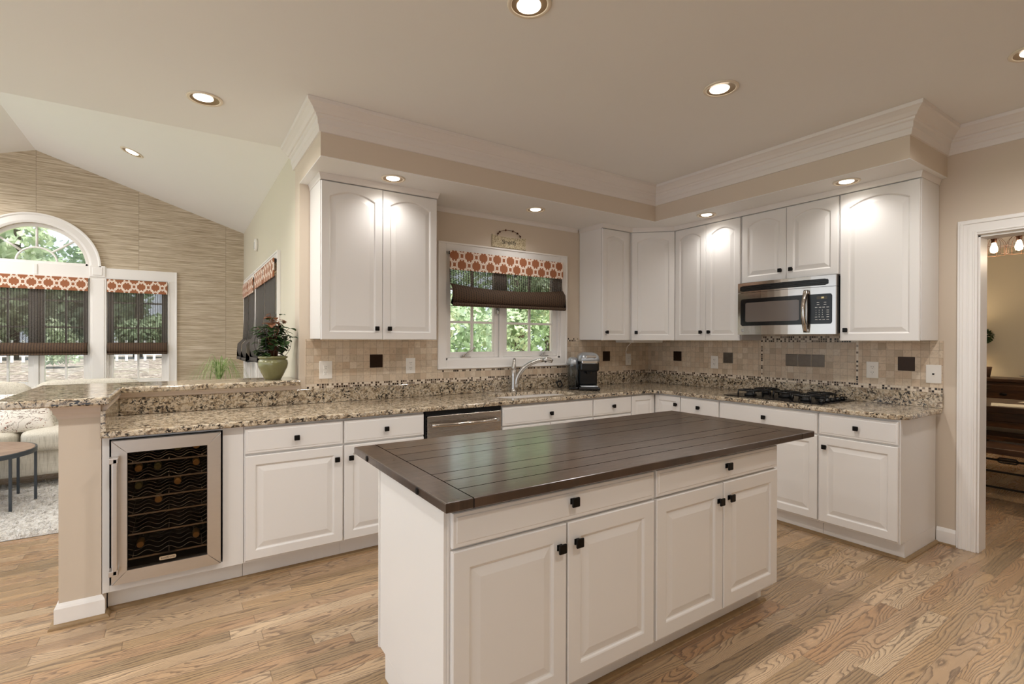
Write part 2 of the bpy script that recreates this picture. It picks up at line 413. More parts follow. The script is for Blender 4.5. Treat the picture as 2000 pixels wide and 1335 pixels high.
M['foliage2'] = m_leaf('pale_garden_foliage', [(.25, '#8f9f80'), (.5, '#c4d2b0'), (.75, '#f0f4e2')], 2.0, .5)
M['bark'] = plain('tree_bark', '#6d6257', .9, noise=.4, nscale=20)
def m_mulch():
    n = NT('mulch_bed_chips'); p = n.pos(); a = n.noise(p, 7, 5, .75, .6); b = n.noise(n.scale(p, (1, 1, 1), (4, 2, 1)), 1.3, 2)
    c = n.ramp(a, [(.36, lin('#2c2622')), (.48, lin('#574c45')), (.58, lin('#857a72')), (.68, lin('#b5aca4'))])
    n.set(n.mix(n.ramp(b, [(.45, (0, 0, 0)), (.6, (.5, .5, .5))]), c, lin('#6f6a5a')), .95); n.bump(a, .8, .05); return n.m
M['mulch'] = m_mulch()
M['lawn'] = plain('mown_lawn', '#a3bd7c', .9, noise=.3, nscale=6)

def m_tablewood():
    n = NT('weathered_wood_top'); p = n.pos()
    g = n.noise(n.scale(p, (3, 30, 3)), 1.5, 5, .65, .5)
    n.set(n.ramp(g, [(.3, lin('#6e5848')), (.6, lin('#a08672')), (.8, lin('#b9a48f'))]), .5); return n.m
M['tablewood'] = m_tablewood()
def m_dwood():
    n = NT('distressed_walnut'); p = n.pos()
    g = n.noise(n.scale(p, (12, 2, 12)), 1.5, 5, .65, .5)
    n.set(n.ramp(g, [(.3, lin('#24150c')), (.55, lin('#4a2f1c')), (.78, lin('#7d5632'))]), .33); return n.m
M['walnut'] = m_dwood()
def m_sign():
    n = NT('crackled_cream_plaque'); f = n.noise(n.pos(), 120, 4, .7)
    n.set(n.ramp(f, [(.38, lin('#7d6c50')), (.5, lin('#cdbf9e')), (.7, lin('#e3d9bf'))]), .7); return n.m
M['plaque'] = m_sign()

# ------------------------------------------------------------------ mesh helpers
def frame(origin, u=(1, 0, 0), d=(0, -1, 0), w=(0, 0, 1)):
    m = Matrix.Identity(4)
    for i in range(3):
        m[i][0] = u[i]; m[i][1] = d[i]; m[i][2] = w[i]; m[i][3] = origin[i]
    return m
XZ = frame((0, 0, 0), (1, 0, 0), (0, 0, 1), (0, 1, 0))     # local (a,b,c) -> world (a, c, b)
YZ = frame((0, 0, 0), (0, 1, 0), (0, 0, 1), (1, 0, 0))     # local (a,b,c) -> world (c, a, b)

def offset_poly(pts, r, closed=True):
    n = len(pts); out = []
    for i in range(n):
        p = Vector(pts[i]).to_2d()
        a = Vector(pts[i - 1]).to_2d() if (closed or i > 0) else None
        b = Vector(pts[(i + 1) % n]).to_2d() if (closed or i < n - 1) else None
        ns = []
        if a is not None: e = (p - a).normalized(); ns.append(Vector((-e.y, e.x)))
        if b is not None: e = (b - p).normalized(); ns.append(Vector((-e.y, e.x)))
        if len(ns) == 2:
            m = (ns[0] + ns[1]); k = 1 + ns[0].dot(ns[1]); off = m / max(k, .2)
        else: off = ns[0]
        q = p + off * r; out.append((q.x, q.y))
    return out          # positive r -> to the left of travel (inside for counter-clockwise)

class MB:
    def __init__(s, M=None):
        s.bm = bmesh.new(); s.M = M if M is not None else Matrix.Identity(4)
    def v(s, p): return s.bm.verts.new(s.M @ Vector(p))
    def box(s, x0, x1, y0, y1, z0, z1, bev=0.0, seg=2):
        t = bmesh.new(); r = bmesh.ops.create_cube(t, size=1.0)
        for q in t.verts:
            q.co = Vector(((x0 + x1) / 2 + q.co.x * (x1 - x0), (y0 + y1) / 2 + q.co.y * (y1 - y0), (z0 + z1) / 2 + q.co.z * (z1 - z0)))
        if bev > 0:
            bmesh.ops.bevel(t, geom=list(t.edges), offset=bev, segments=seg, affect='EDGES', profile=.5, clamp_overlap=True)
        s.merge(t); return s
    def merge(s, t, T=None):
        mp = {}
        for q in t.verts:
            co = T @ q.co if T is not None else q.co
            mp[q] = s.bm.verts.new(s.M @ co)
        for f in t.faces:
            try:
                nf = s.bm.faces.new([mp[q] for q in f.verts]); nf.smooth = f.smooth
            except ValueError: pass
        t.free(); return s
    def rings(s, rr, cap0=True, cap1=True, closed=True, smooth=False):
        vv = [[s.v(p) for p in r] for r in rr]; n = len(vv[0])
        for a, b in zip(vv, vv[1:]):
            for i in range(n if closed else n - 1):
                j = (i + 1) % n
                try: f = s.bm.faces.new((a[i], a[j], b[j], b[i])); f.smooth = smooth
                except ValueError: pass
        for c, r in ((cap0, vv[0]), (cap1, vv[-1])):
            if c and len(r) > 2:
                try: s.bm.faces.new(r)
                except ValueError: pass
        return s
    def lathe(s, prof, c=(0, 0, 0), n=24, ax='z', smooth=True, cap0=True, cap1=True):
        rr = []
        for r, h in prof:
            ring = []
            for i in range(n):
                a = 2 * PI * i / n; x, y = r * math.cos(a), r * math.sin(a)
                ring.append({'z': (c[0] + x, c[1] + y, c[2] + h), 'y': (c[0] + x, c[1] + h, c[2] + y), 'x': (c[0] + h, c[1] + x, c[2] + y)}[ax])
            rr.append(ring)
        return s.rings(rr, cap0, cap1, smooth=smooth)
    def cyl(s, p0, p1, r, n=12, r2=None, smooth=True):
        return s.tube([p0, p1], [r, r if r2 is None else r2], n, smooth)
    def tube(s, pts, r, n=8, smooth=True, closed=False, flat=1.0):
        P = [Vector(p) for p in pts]; rr = []; N = len(P); up = None
        for i, p in enumerate(P):
            if closed: t = (P[(i + 1) % N] - P[i - 1]).normalized()
            else: t = (P[min(i + 1, N - 1)] - P[max(i - 1, 0)]).normalized()
            if up is None:
                up = Vector((0, 0, 1)) if abs(t.z) < .9 else Vector((1, 0, 0))
            a = t.cross(up).normalized(); b = a.cross(t).normalized(); up = b
            rad = r[i] if isinstance(r, (list, tuple)) else r
            rr.append([tuple(p + (a * math.cos(2 * PI * k / n) + b * flat * math.sin(2 * PI * k / n)) * rad) for k in range(n)])
        if closed: rr.append(rr[0]); return s.rings(rr, False, False, smooth=smooth)
        return s.rings(rr, smooth=smooth)
    def sphere(s, c, r, seg=12, rings=8, sc=(1, 1, 1)):
        t = bmesh.new(); bmesh.ops.create_uvsphere(t, u_segments=seg, v_segments=rings, radius=r)
        for q in t.verts: q.co = Vector((c[0] + q.co.x * sc[0], c[1] + q.co.y * sc[1], c[2] + q.co.z * sc[2]))
        for f in t.faces: f.smooth = True
        return s.merge(t)
    def prism(s, poly, z0, z1):
        return s.rings([[(a, b, z0) for a, b in poly], [(a, b, z1) for a, b in poly]])
    def slab(s, outer, z0, z1, holes=(), prof=None):
        """plate with holes; prof = [(inset, z)...] edge profile from top to bottom"""
        prof = prof or [(0, z1), (0, z0)]
        loops = []
        for ins, z in prof:
            pl = offset_poly(outer, ins) if ins else outer
            loops.append([s.v((a, b, z)) for a, b in pl])
        n = len(outer)
        for A, B in zip(loops, loops[1:]):
            for i in range(n): s.bm.faces.new((A[i], A[(i + 1) % n], B[(i + 1) % n], B[i]))
        ht, hb = [], []
        for h in holes:
            a = [s.v((p[0], p[1], z1)) for p in h]; b = [s.v((p[0], p[1], z0)) for p in h]
            for i in range(len(h)):
                j = (i + 1) % len(h); s.bm.faces.new((a[i], a[j], b[j], b[i]))
            ht.append(a); hb.append(b)
        s.bm.edges.ensure_lookup_table()
        for main, hs in ((loops[0], ht), (loops[-1], hb)):
            es = []
            for L in [main] + hs:
                for i in range(len(L)):
                    e = s.bm.edges.get((L[i], L[(i + 1) % len(L)])) or s.bm.edges.new((L[i], L[(i + 1) % len(L)]))
                    es.append(e)
            bmesh.ops.triangle_fill(s.bm, use_beauty=True, use_dissolve=False, edges=es)
        return s
    def sweep(s, path, prof, side=1):
        """sweep (out, z) profile along an open xy polyline; out goes to the left * side"""
        cols = []
        for o, z in prof:
            pl = offset_poly(path, o * side, closed=False); cols.append([(a, b, z) for a, b in pl])
        rr = [[cols[k][i] for k in range(len(prof))] for i in range(len(path))]
        return s.rings(rr)
    def build(s, name, mat, parent=None, smooth=None, kind=None, label=None, cat=None, group=None):
        bm = s.bm
        bmesh.ops.recalc_face_normals(bm, faces=bm.faces)
        me = bpy.data.meshes.new(name)
        org = world_loc(parent) if parent is not None else Vector((0, 0, 0))
        if parent is None and bm.verts:
            xs = [q.co for q in bm.verts]
            org = Vector(((min(q.x for q in xs) + max(q.x for q in xs)) / 2, (min(q.y for q in xs) + max(q.y for q in xs)) / 2, min(q.z for q in xs)))
        for q in bm.verts: q.co -= org
        if smooth is not None:
            for f in bm.faces: f.smooth = smooth
        bm.to_mesh(me); bm.free()
        me.materials.append(M[mat] if isinstance(mat, str) else mat)
        o = bpy.data.objects.new(name, me); COL.objects.link(o)
        if parent is not None: o.parent = parent
        else: o.location = org
        tag(o, label, cat, group, kind)
        return o

def world_loc(o):
    v = Vector((0, 0, 0))
    while o is not None: v = v + Vector(o.location); o = o.parent
    return v
def tag(o, label=None, cat=None, group=None, kind=None):
    if label: o['label'] = label
    if cat: o['category'] = cat
    if group: o['group'] = group
    if kind: o['kind'] = kind
    return o
def thing(name, label, cat, loc, group=None):
    o = bpy.data.objects.new(name, None); COL.objects.link(o); o.location = loc; o.empty_display_size = .05
    return tag(o, label, cat, group)
def struct(name, mb, mat, parent=None):
    return mb.build(name, mat, parent, kind='structure')
def copy_tree(o, parent=None):
    c = o.copy(); COL.objects.link(c); c.parent = parent
    for ch in list(o.children): copy_tree(ch, c)
    return c
def text(name, body, size, mat, parent, Mx, ext=.0008, align='CENTER', sx=1.0):
    cu = bpy.data.curves.new(name, 'FONT'); cu.body = body; cu.size = size; cu.extrude = ext
    cu.align_x = align; cu.align_y = 'CENTER'
    tmp = bpy.data.objects.new(name, cu); COL.objects.link(tmp); bpy.context.view_layer.update()
    me = bpy.data.meshes.new_from_object(tmp.evaluated_get(bpy.context.evaluated_depsgraph_get())); bpy.data.objects.remove(tmp)
    me.name = name; me.materials.clear(); me.materials.append(M[mat]); o = bpy.data.objects.new(name, me); COL.objects.link(o)
    o.parent = parent; o.matrix_local = Matrix.Translation(-world_loc(parent)) @ Mx @ Matrix.Diagonal((sx, 1, 1, 1))
    return o

# ------------------------------------------------------------------ the room shell
CH = 2.77; SB = 2.464; SD = .6386; FX = -3.60; GY = 3.74; RX = -5.63; RZ = 3.447
struct('floor', MB().box(-8.2, 5.6, -6.2, 4.0, -.06, 0), 'floor')
kw0, kw1, kz0, kz1 = -2.465, -1.250, 1.200, 2.105
struct('wall_back', MB(XZ).slab([(-3.60, 0), (.0, 0), (.0, CH), (-3.60, CH)], 0, .16, [[(kw0, kz0), (kw1, kz0), (kw1, kz1), (kw0, kz1)]]), 'wall')
struct('wall_right', MB(YZ).slab([(.16, 0), (-2.735, 0), (-2.735, 2.05), (-3.66, 2.05), (-3.66, 0), (-5.6, 0), (-5.6, CH), (.16, CH)][::-1], 0, .125), 'wall')
fw = [(.86, .62), (3.42, .62), (3.42, 2.05), (.86, 2.05)]
struct('wall_family_side', MB(YZ).slab([(.16, 0), (GY, 0), (GY, CH), (.16, CH)], FX, FX + .15, [fw]), 'wallf')
# gable wall with the arched window opening and the windows beside it
arch = [(RX + .46, 2.20)] + [(RX + .46 * math.cos(a), 2.20 + .45 * math.sin(a)) for a in [PI * k / 24 for k in range(1, 24)]] + [(RX - .46, 2.20)]
gh = [[(RX - .46, .82), (RX + .46, .82), (RX + .46, 2.07), (RX - .46, 2.07)], arch[::-1][::-1], [(-5.02, .82), (-4.43, .82), (-4.43, 2.07), (-5.02, 2.07)],
      [(-6.83, .82), (-6.24, .82), (-6.24, 2.07), (-6.83, 2.07)]]
struct('wall_gable', MB(XZ).slab([(-7.66, 0), (-3.45, 0), (-3.45, CH), (FX, CH), (RX, RZ), (-7.66, CH)], GY, GY + .16, gh), 'grasscloth')
struct('wall_family_left_unseen', MB(YZ).slab([(.22, 0), (GY, 0), (GY, CH), (.22, CH)], -7.81, -7.66, [[(.36, .15), (1.93, .15), (1.93, 2.62), (.36, 2.62)], [(2.0, .15), (3.60, .15), (3.60, 2.62), (2.0, 2.62)]]), 'wallf')  # unseen wall; wide openings shaped to let daylight brighten the family room
struct('wall_rear_added', MB(XZ).slab([(-8.2, 0), (4.92, 0), (4.92, CH), (-8.2, CH)], -5.72, -5.60, [[(-7.6, .02), (-5.0, .02), (-5.0, 2.25), (-7.6, 2.25)], [(1.2, .8), (3.8, .8), (3.8, 2.2), (1.2, 2.2)]]), 'wall')  # unseen wall added to darken front reflections; its openings direct the daylight
# flat kitchen ceiling, vaulted family ceiling, riser between them
struct('ceiling', MB().box(-8.2, .125, -5.6, .22, CH, CH + .12), 'ceil')
struct('ceiling_vault', MB(XZ).slab([(FX, CH), (RX, RZ), (-7.66, CH), (-7.66, CH + .1), (RX, RZ + .11), (FX, CH + .1)], .22, GY), 'vault')
struct('wall_vault_riser', MB(XZ).slab([(FX, CH + .001), (RX, RZ), (-7.66, CH + .001)], .12, .22), 'vault')
# soffit over the cabinets
sof = [(FX, 0), (FX, -SD), (-SD, -SD), (-SD, -2.5757), (0, -2.5757), (0, 0)]
struct('wall_soffit', MB().slab(sof, SB + .004, CH), 'wall')
struct('ceiling_soffit', MB().slab([(FX, 0), (FX, -SD + .0), (-SD, -SD), (-SD, -2.5757), (0, -2.5757), (0, 0)], SB, SB + .004), 'ceil')
cp = [(0, 2.607), (.010, 2.609), (.013, 2.622), (.016, 2.642), (.022, 2.648), (.024, 2.682), (.033, 2.690), (.036, 2.702), (.045, 2.706), (.058, 2.724), (.078, 2.742), (.088, 2.748), (.092, 2.769), (0, 2.769)]
struct('trim_crown', MB().sweep([(FX, .20), (FX, -SD), (-SD, -SD), (-SD, -2.5757), (0, -2.5757), (0, -5.6)], cp, -1), 'crown')
struct('trim_window_crown', MB().sweep([(-2.69, 0), (-1.03, 0)], [(0, 2.425), (.006, 2.427), (.012, 2.45), (.026, 2.463), (0, 2.463)], -1), 'crown')

# raised half wall of the peninsula with its end pier
struct('wall_half', MB().slab([(-4.78, -.60), (-4.622, -.60), (-4.622, 0), (FX, 0), (FX, .12), (-4.78, .12)], 0, 1.0495), 'wall')
bp = [(0, 1.0165), (.020, 1.0165), (.024, 1.022), (.024, 1.030), (.030, 1.036), (.036, 1.0495), (0, 1.0495)]
bp2 = [(0, .985), (.004, .985), (.008, 1.000), (.016, 1.012), (.022, 1.032), (.036, 1.0495), (0, 1.0495)]
struct('trim_bar_moulding', MB().sweep([(-4.622, -.60), (-4.622, -.001), (FX, -.001)], bp, -1), 'bartrim')
struct('trim_pier_moulding', MB().sweep([(-4.78, .12), (-4.78, -.60), (-4.6225, -.60)], bp2, -1), 'bartrim')
bb = [(0, 0), (.015, 0), (.015, .088), (.010, .098), (.004, .108), (0, .110)]
struct('baseboard_pier', MB().sweep([(-4.78, .12), (-4.78, -.60), (-4.622, -.60), (-4.622, -.545)], bb, -1), 'trim')
qr = [(0, 0)] + [(.019 * math.cos(a), .019 * math.sin(a)) for a in [PI / 2 * k / 5 for k in range(6)]]
def qround(name, path, off=0.0):
    struct(name, MB().sweep(offset_poly(path, -off, closed=False), qr, -1), 'roundwire')
qround('trim_quarter_round_pier', [(-4.78, .12), (-4.78, -.60), (-4.622, -.60), (-4.622, -.56)], .015)
qround('trim_quarter_round_back', [(-4.603, -.5451), (-.5451, -.5451), (-.5451, -2.5301), (-.001, -2.5301), (-.001, -2.634)], .0)
struct('baseboard_right', MB().sweep([(0, -2.531), (0, -2.634)], bb, -1), 'trim')
struct('baseboard_gable', MB().sweep([(-7.66, GY), (FX, GY)], bb, -1), 'trim')
struct('baseboard_family', MB().sweep([(FX, GY), (FX, .12)], bb, -1), 'trim')

# doorway to the dining room
def casing_side(y0, y1):
    m = MB(frame((0, 0, 0), (0, -1, 0), (-1, 0, 0)))
    w0, w1 = -y0, -y1
    m.box(w0, w1, 0, .018, 0, 2.155, .003); m.box(w0 + .012, w0 + .030, .016, .024, 0, 2.13, .003)
    m.box(w1 - .024, w1 - .012, .016, .023, 0, 2.08, .003); m.box(w0 + .05, w1 - .04, .016, .0205, 0, 2.11, .002)
    return m
dt = struct('door_1', casing_side(-2.635, -2.735), 'trim')
struct('casing', casing_side(-3.66, -3.76), 'trim', dt)
m = MB(frame((0, 0, 0), (0, -1, 0), (-1, 0, 0)))
m.box(2.640, 3.755, 0, .0175, 2.055, 2.154, .003); m.box(2.65, 3.745, .016, .023, 2.128, 2.142, .003); m.box(2.73, 3.665, .016, .022, 2.067, 2.078, .003)
struct('head_casing', m, 'trim', dt)
m = MB(); m.box(-.001, .14, -2.746, -2.7352, 0, 2.05); m.box(-.001, .14, -3.6598, -3.649, 0, 2.05); m.box(-.001, .14, -3.66, -2.735, 2.039, 2.0498)
struct('jamb', m, 'trim', dt)

# dining room shell
struct('wall_dining_far', MB().box(4.8, 4.92, -5.6, .0, 0, CH), 'walld')
struct('wall_dining_side', MB().box(.125, 4.8, .0, .12, 0, CH), 'walld')
struct('ceiling_dining', MB().box(.125, 4.92, -5.6, .12, CH, CH + .1), 'vault')
struct('trim_dining_crown', MB().sweep([(.125, 0), (4.8, 0), (4.8, -5.6)], [(o, z) for o, z in cp], -1), 'crown')
struct('baseboard_dining', MB().sweep([(4.8, 0), (4.8, -5.6)], bb, -1), 'trim')

# tiled backsplash
back_strips = [(-3.6, 0.0, 1.016, 1.050), (-2.539, -1.175, 1.101, 1.118), (-1.175, -1.03, 1.356, 1.390)]
side_strips = [(-2.565, 0.0, 1.016, 1.050), (-1.308, -1.291, 1.05, 1.356), (-2.057, -2.040, 1.05, 1.356), (-2.057, -1.291, 1.356, 1.407)]
M['tile_back'] = m_tile(0, back_strips); M['tile_side'] = m_tile(1, side_strips)
T_ = .009
tb = MB(); tb.box(-3.56, kw0 - .076, -T_, 0, 1.0165, 1.369); tb.box(kw0 - .076, kw1 + .076, -T_, 0, 1.0165, 1.1235); tb.box(kw1 + .076, -1.005, -T_, 0, 1.0165, 1.393); tb.box(-1.005, -.0, -T_, 0, 1.0165, 1.369)
tbo = struct('wall_tile_back', tb, 'tile_back')
ts = MB(); ts.box(-T_, 0, -1.296, -T_, 1.0165, 1.369); ts.box(-T_, 0, -2.057, -1.296, 1.0165, 1.425); ts.box(-T_, 0, -2.56, -2.057, 1.0165, 1.369)
tso = struct('wall_tile_side', ts, 'tile_side')
for x0, mt in ((-3.102, 'bronze'), (-.69, 'bronze')):
    MB().box(x0, x0 + .1, -T_ - .004, -T_ + .001, 1.155, 1.255, .003).build('accent_tile', mt, tbo, label='dark metal accent tile')
for y0, mt in ((-.450, 'bronze'), (-1.024, 'pewter'), (-1.610, 'pewter'), (-1.714, 'pewter'), (-1.818, 'pewter'), (-2.407, 'bronze')):
    MB().box(-T_ - .004, -T_ + .001, y0, y0 + .1, 1.157, 1.256, .003).build('accent_tile', mt, tso, label='metal accent tile')

# ------------------------------------------------------------------ windows
def sash(mb, a0, a1, b0, b1, c0, c1, w, vs=(), hs=(), mw=.02):
    mb.box(a0, a0 + w, b0, b1, c0, c1, .003); mb.box(a1 - w, a1, b0, b1, c0, c1, .003)
    mb.box(a0 + w, a1 - w, b0, b0 + w * 1.1, c0, c1, .003); mb.box(a0 + w, a1 - w, b1 - w, b1, c0, c1, .003)
    cc = (c0 + c1) / 2
    for x in vs: mb.box(x - mw / 2, x + mw / 2, b0 + w * 1.1, b1 - w, cc - .011, cc + .011, .002)
    for z in hs: mb.box(a0 + w, a1 - w, z - mw / 2, z + mw / 2, cc - .0105, cc + .0105, .002)
def casing_rect(Mx, a0, a1, b0, b1, w, t, bottom=True):
    """a picture-frame casing on the room side; c is negative towards the room"""
    m = MB(Mx); zb = b0 - (w if bottom else 0)
    m.box(a0 - w, a0, zb, b1 + w, -t, 0, .003); m.box(a1, a1 + w, zb, b1 + w, -t, 0, .003)
    m.box(a0, a1, b1, b1 + w, -t, 0, .003)
    if bottom: m.box(a0, a1, b0 - w, b0, -t, 0, .003)
    e = .008
    m.box(a0 - w, a0 - w + .014, zb, b1 + w, -t - e, -t + .002, .002); m.box(a1 + w - .014, a1 + w, zb, b1 + w, -t - e, -t + .002, .002)
    m.box(a0 - w + .014, a1 + w - .014, b1 + w - .014, b1 + w, -t - e, -t + .002, .002)
    if bottom: m.box(a0 - w + .014, a1 + w - .014, b0 - w, b0 - w + .014, -t - e, -t + .002, .002)
    return m
# kitchen window over the sink: a pair of casements
w1 = struct('window_1', casing_rect(XZ, kw0, kw1, kz0, kz1, .075, .018), 'trim')
m = MB(XZ); m.box(kw0, kw0 + .018, kz0, kz1, .0, .12); m.box(kw1 - .018, kw1, kz0, kz1, .0, .12); m.box(kw0, kw1, kz0, kz0 + .016, .0, .12); m.box(kw0, kw1, kz1 - .016, kz1, .0, .12)
m.box(-1.925, -1.885, kz0, kz1, .015, .12, .003); struct('window_frame', m, 'trim', w1)
m = MB(XZ); sash(m, kw0 + .02, -1.93, kz0 + .018, kz1 - .018, .030, .075, .042, (-2.187,), (1.520, 1.80)); struct('sash', m, 'trim', w1)
m = MB(XZ); sash(m, -1.88, kw1 - .02, kz0 + .018, kz1 - .018, .030, .075, .042, (-1.575,), (1.520, 1.80)); struct('sash', m, 'trim', w1)
m = MB(XZ); m.box(kw0 + .06, -1.97, kz0 + .06, kz1 - .06, .050, .054); struct('pane', m, 'glass', w1)
m = MB(XZ); m.box(-1.84, kw1 - .06, kz0 + .06, kz1 - .06, .050, .054); struct('pane', m, 'glass', w1)
for cx, s in ((-2.27, 1), (-1.43, -.35)):
    m = MB(); m.box(cx - .045, cx + .045, -.004, .022, 1.2165, 1.226, .002)
    m.cyl((cx - .02, .01, 1.226), (cx - .02, .01, 1.240), .012)
    m.tube([(cx - .02, .008, 1.238), (cx + .01 * s, -.004, 1.262), (cx + .05 * abs(s), -.01, 1.28 + (.03 if s < 0 else 0)), (cx + .072 * abs(s), -.012, 1.297 + (.04 if s < 0 else 0))], [.006, .0055, .005, .005], 8)
    m.sphere((cx + .072 * abs(s), -.012, 1.30 + (.04 if s < 0 else 0)), .009)
    m.build('window_crank', 'nickel', w1, label='brushed metal casement crank')
m = MB(); m.box(-1.965, -1.935, .012, .030, 1.60, 1.655, .002); m.tube([(-1.95, .012, 1.64), (-1.95, -.004, 1.635), (-1.947, -.006, 1.60)], .005, 8); m.build('latch', 'nickel', w1)

# family room: arch-topped window group on the gable
wg = struct('window_2', casing_rect(XZ, RX - .46, RX + .46, .82, 2.07, .01, .02, False), 'trim')
GC = frame((0, GY, 0), (1, 0, 0), (0, 0, 1), (0, 1, 0))
m = MB(GC)
m.box(-5.17, -5.02, .74, 2.205, -.022, 0, .003); m.box(-6.24, -6.09, .74, 2.205, -.022, 0, .003)
m.box(-5.15, -5.04, .76, 2.06, -.028, -.02, .003)
m.box(-6.09, -5.17, 2.075, 2.206, -.022, .03, .003); m.box(-6.09, -5.17, 2.06, 2.075, -.034, 0, .003)
m.box(-5.17, -5.03, 2.085, 2.215, -.034, -.01, .004); m.box(-5.145, -5.055, 2.105, 2.195, -.040, -.03, .004)
m.box(-5.645, -5.615, 2.08, 2.19, -.030, -.02, .002)
m.box(-6.95, -4.30, .70, .785, -.022, 0, .003); m.box(-6.97, -4.28, .785, .815, -.06, 0, .006)
struct('mullion_casing', m, 'trim', wg)
# arched casing ring
m = MB(GC); N = 40; rr = []
for k in range(N + 1):
    a = PI * k / N; ca, sa = math.cos(a), math.sin(a)
    rr.append([(RX + r_ * ca, 2.20 + r_ * .985 * sa, c_) for r_, c_ in ((.455, 0), (.455, -.018), (.478, -.026), (.535, -.026), (.548, -.034), (.562, -.034), (.562, 0))])
m.rings(rr); struct('arch_casing', m, 'trim', wg)
m = MB(GC); rr = []
for k in range(N + 1):
    a = PI * k / N; ca, sa = math.cos(a), math.sin(a)
    rr.append([(RX + r_ * ca, 2.20 + r_ * .98 * sa, c_) for r_, c_ in ((.42, .03), (.42, .07), (.458, .07), (.458, .03))])
m.rings(rr); m.box(RX - .44, RX + .44, 2.20, 2.235, .03, .07, .003)
for a in (PI / 2, PI / 2 + .86, PI / 2 - .86):
    c_, s_ = math.cos(a), math.sin(a)
    m.tube([(RX + .165 * c_, 2.235 + .16 * s_, .05), (RX + .43 * c_, 2.215 + .42 * s_, .05)], .012, 8)
m.tube([(RX + .17 * math.cos(a), 2.225 + .16 * math.sin(a), .05) for a in [PI * k / 20 for k in range(21)]], .011, 8)
struct('arch_sash', m, 'trim', wg)
m = MB(GC); m.slab([(RX + .44 * math.cos(a), 2.21 + .43 * math.sin(a)) for a in [PI * k / 24 for k in range(25)]], .049, .052); struct('pane', m, 'glass', wg)
m = MB(GC)
m.box(RX - .46, RX - .445, .82, 2.07, 0, .12); m.box(RX + .445, RX + .46, .82, 2.07, 0, .12); m.box(RX - .46, RX + .46, .82, .835, 0, .12)
m.box(RX - .02, RX + .02, .82, 2.07, .01, .12, .003)
struct('window_frame', m, 'trim', wg)
m = MB(GC); sash(m, RX - .443, RX - .022, .838, 2.06, .03, .075, .045, (RX - .232,), (1.20, 1.50, 1.80)); sash(m, RX + .022, RX + .443, .838, 2.06, .03, .075, .045, (RX + .245,), (1.20, 1.50, 1.80)); struct('sash', m, 'trim', wg)
m = MB(GC); m.box(RX - .41, RX + .41, .87, 2.03, .050, .054); struct('pane', m, 'glass', wg)
for nm, a0, a1 in (('window_3', -5.02, -4.43), ('window_4', -6.83, -6.24)):
    wo = struct(nm, casing_rect(GC, a0, a1, .82, 2.07, .092 if nm == 'window_3' else .10, .02, False) if False else MB(GC).box(a0 if nm == 'window_3' else a0 - .1, a1 + (.095 if nm == 'window_3' else 0), 2.07, 2.195, -.022, 0, .003), 'trim')
    m = MB(GC)
    if nm == 'window_3': m.box(a1, a1 + .095, .74, 2.07, -.022, 0, .003); m.box(a1 + .078, a1 + .095, .74, 2.19, -.030, -.02, .003); m.box(a1 + .008, a1 + .02, .74, 2.07, -.028, -.02, .002)
    else: m.box(a0 - .1, a0, .74, 2.07, -.022, 0, .003)
    struct('casing', m, 'trim', wo)
    m = MB(GC); sash(m, a0 + .018, a1 - .018, .838, 2.06, .03, .075, .045, ((a0 + a1) / 2,), (1.20, 1.50, 1.80)); struct('sash', m, 'trim', wo)
    m = MB(GC); m.box(a0, a0 + .018, .82, 2.07, 0, .12); m.box(a1 - .018, a1, .82, 2.07, 0, .12); m.box(a0, a1, .82, .836, 0, .12); struct('window_frame', m, 'trim', wo)
    m = MB(GC); m.box(a0 + .05, a1 - .05, .87, 2.03, .050, .054); struct('pane', m, 'glass', wo)
# family room side windows (wall x = FX, room on the -x side)
SC = frame((FX, 0, 0), (0, 1, 0), (0, 0, 1), (1, 0, 0))
for nm, a0, a1 in (('window_5', .86, 2.20), ('window_6', 2.33, 3.40)):
    wo = struct(nm, casing_rect(SC, a0, a1, .66, 2.05, .065, .02, True), 'trim')
    m = MB(SC); mid = (a0 + a1) / 2
    m.box(a0, a0 + .018, .66, 2.05, 0, .12); m.box(a1 - .018, a1, .66, 2.05, 0, .12); m.box(mid - .02, mid + .02, .66, 2.05, .0, .12, .003); m.box(a0, a1, .66, .676, 0, .12)
    struct('window_frame', m, 'trim', wo)
    m = MB(SC); sash(m, a0 + .02, mid - .022, .68, 2.04, .03, .075, .045, (), (1.2, 1.6)); sash(m, mid + .022, a1 - .02, .68, 2.04, .03, .075, .045, (), (1.2, 1.6)); struct('sash', m, 'trim', wo)
    m = MB(SC); m.box(a0 + .05, a1 - .05, .71, 2.01, .050, .054); struct('pane', m, 'glass', wo)
m = MB(SC); m.box(2.265, 2.265 + .0, 0, 0, 0, 0) if False else None

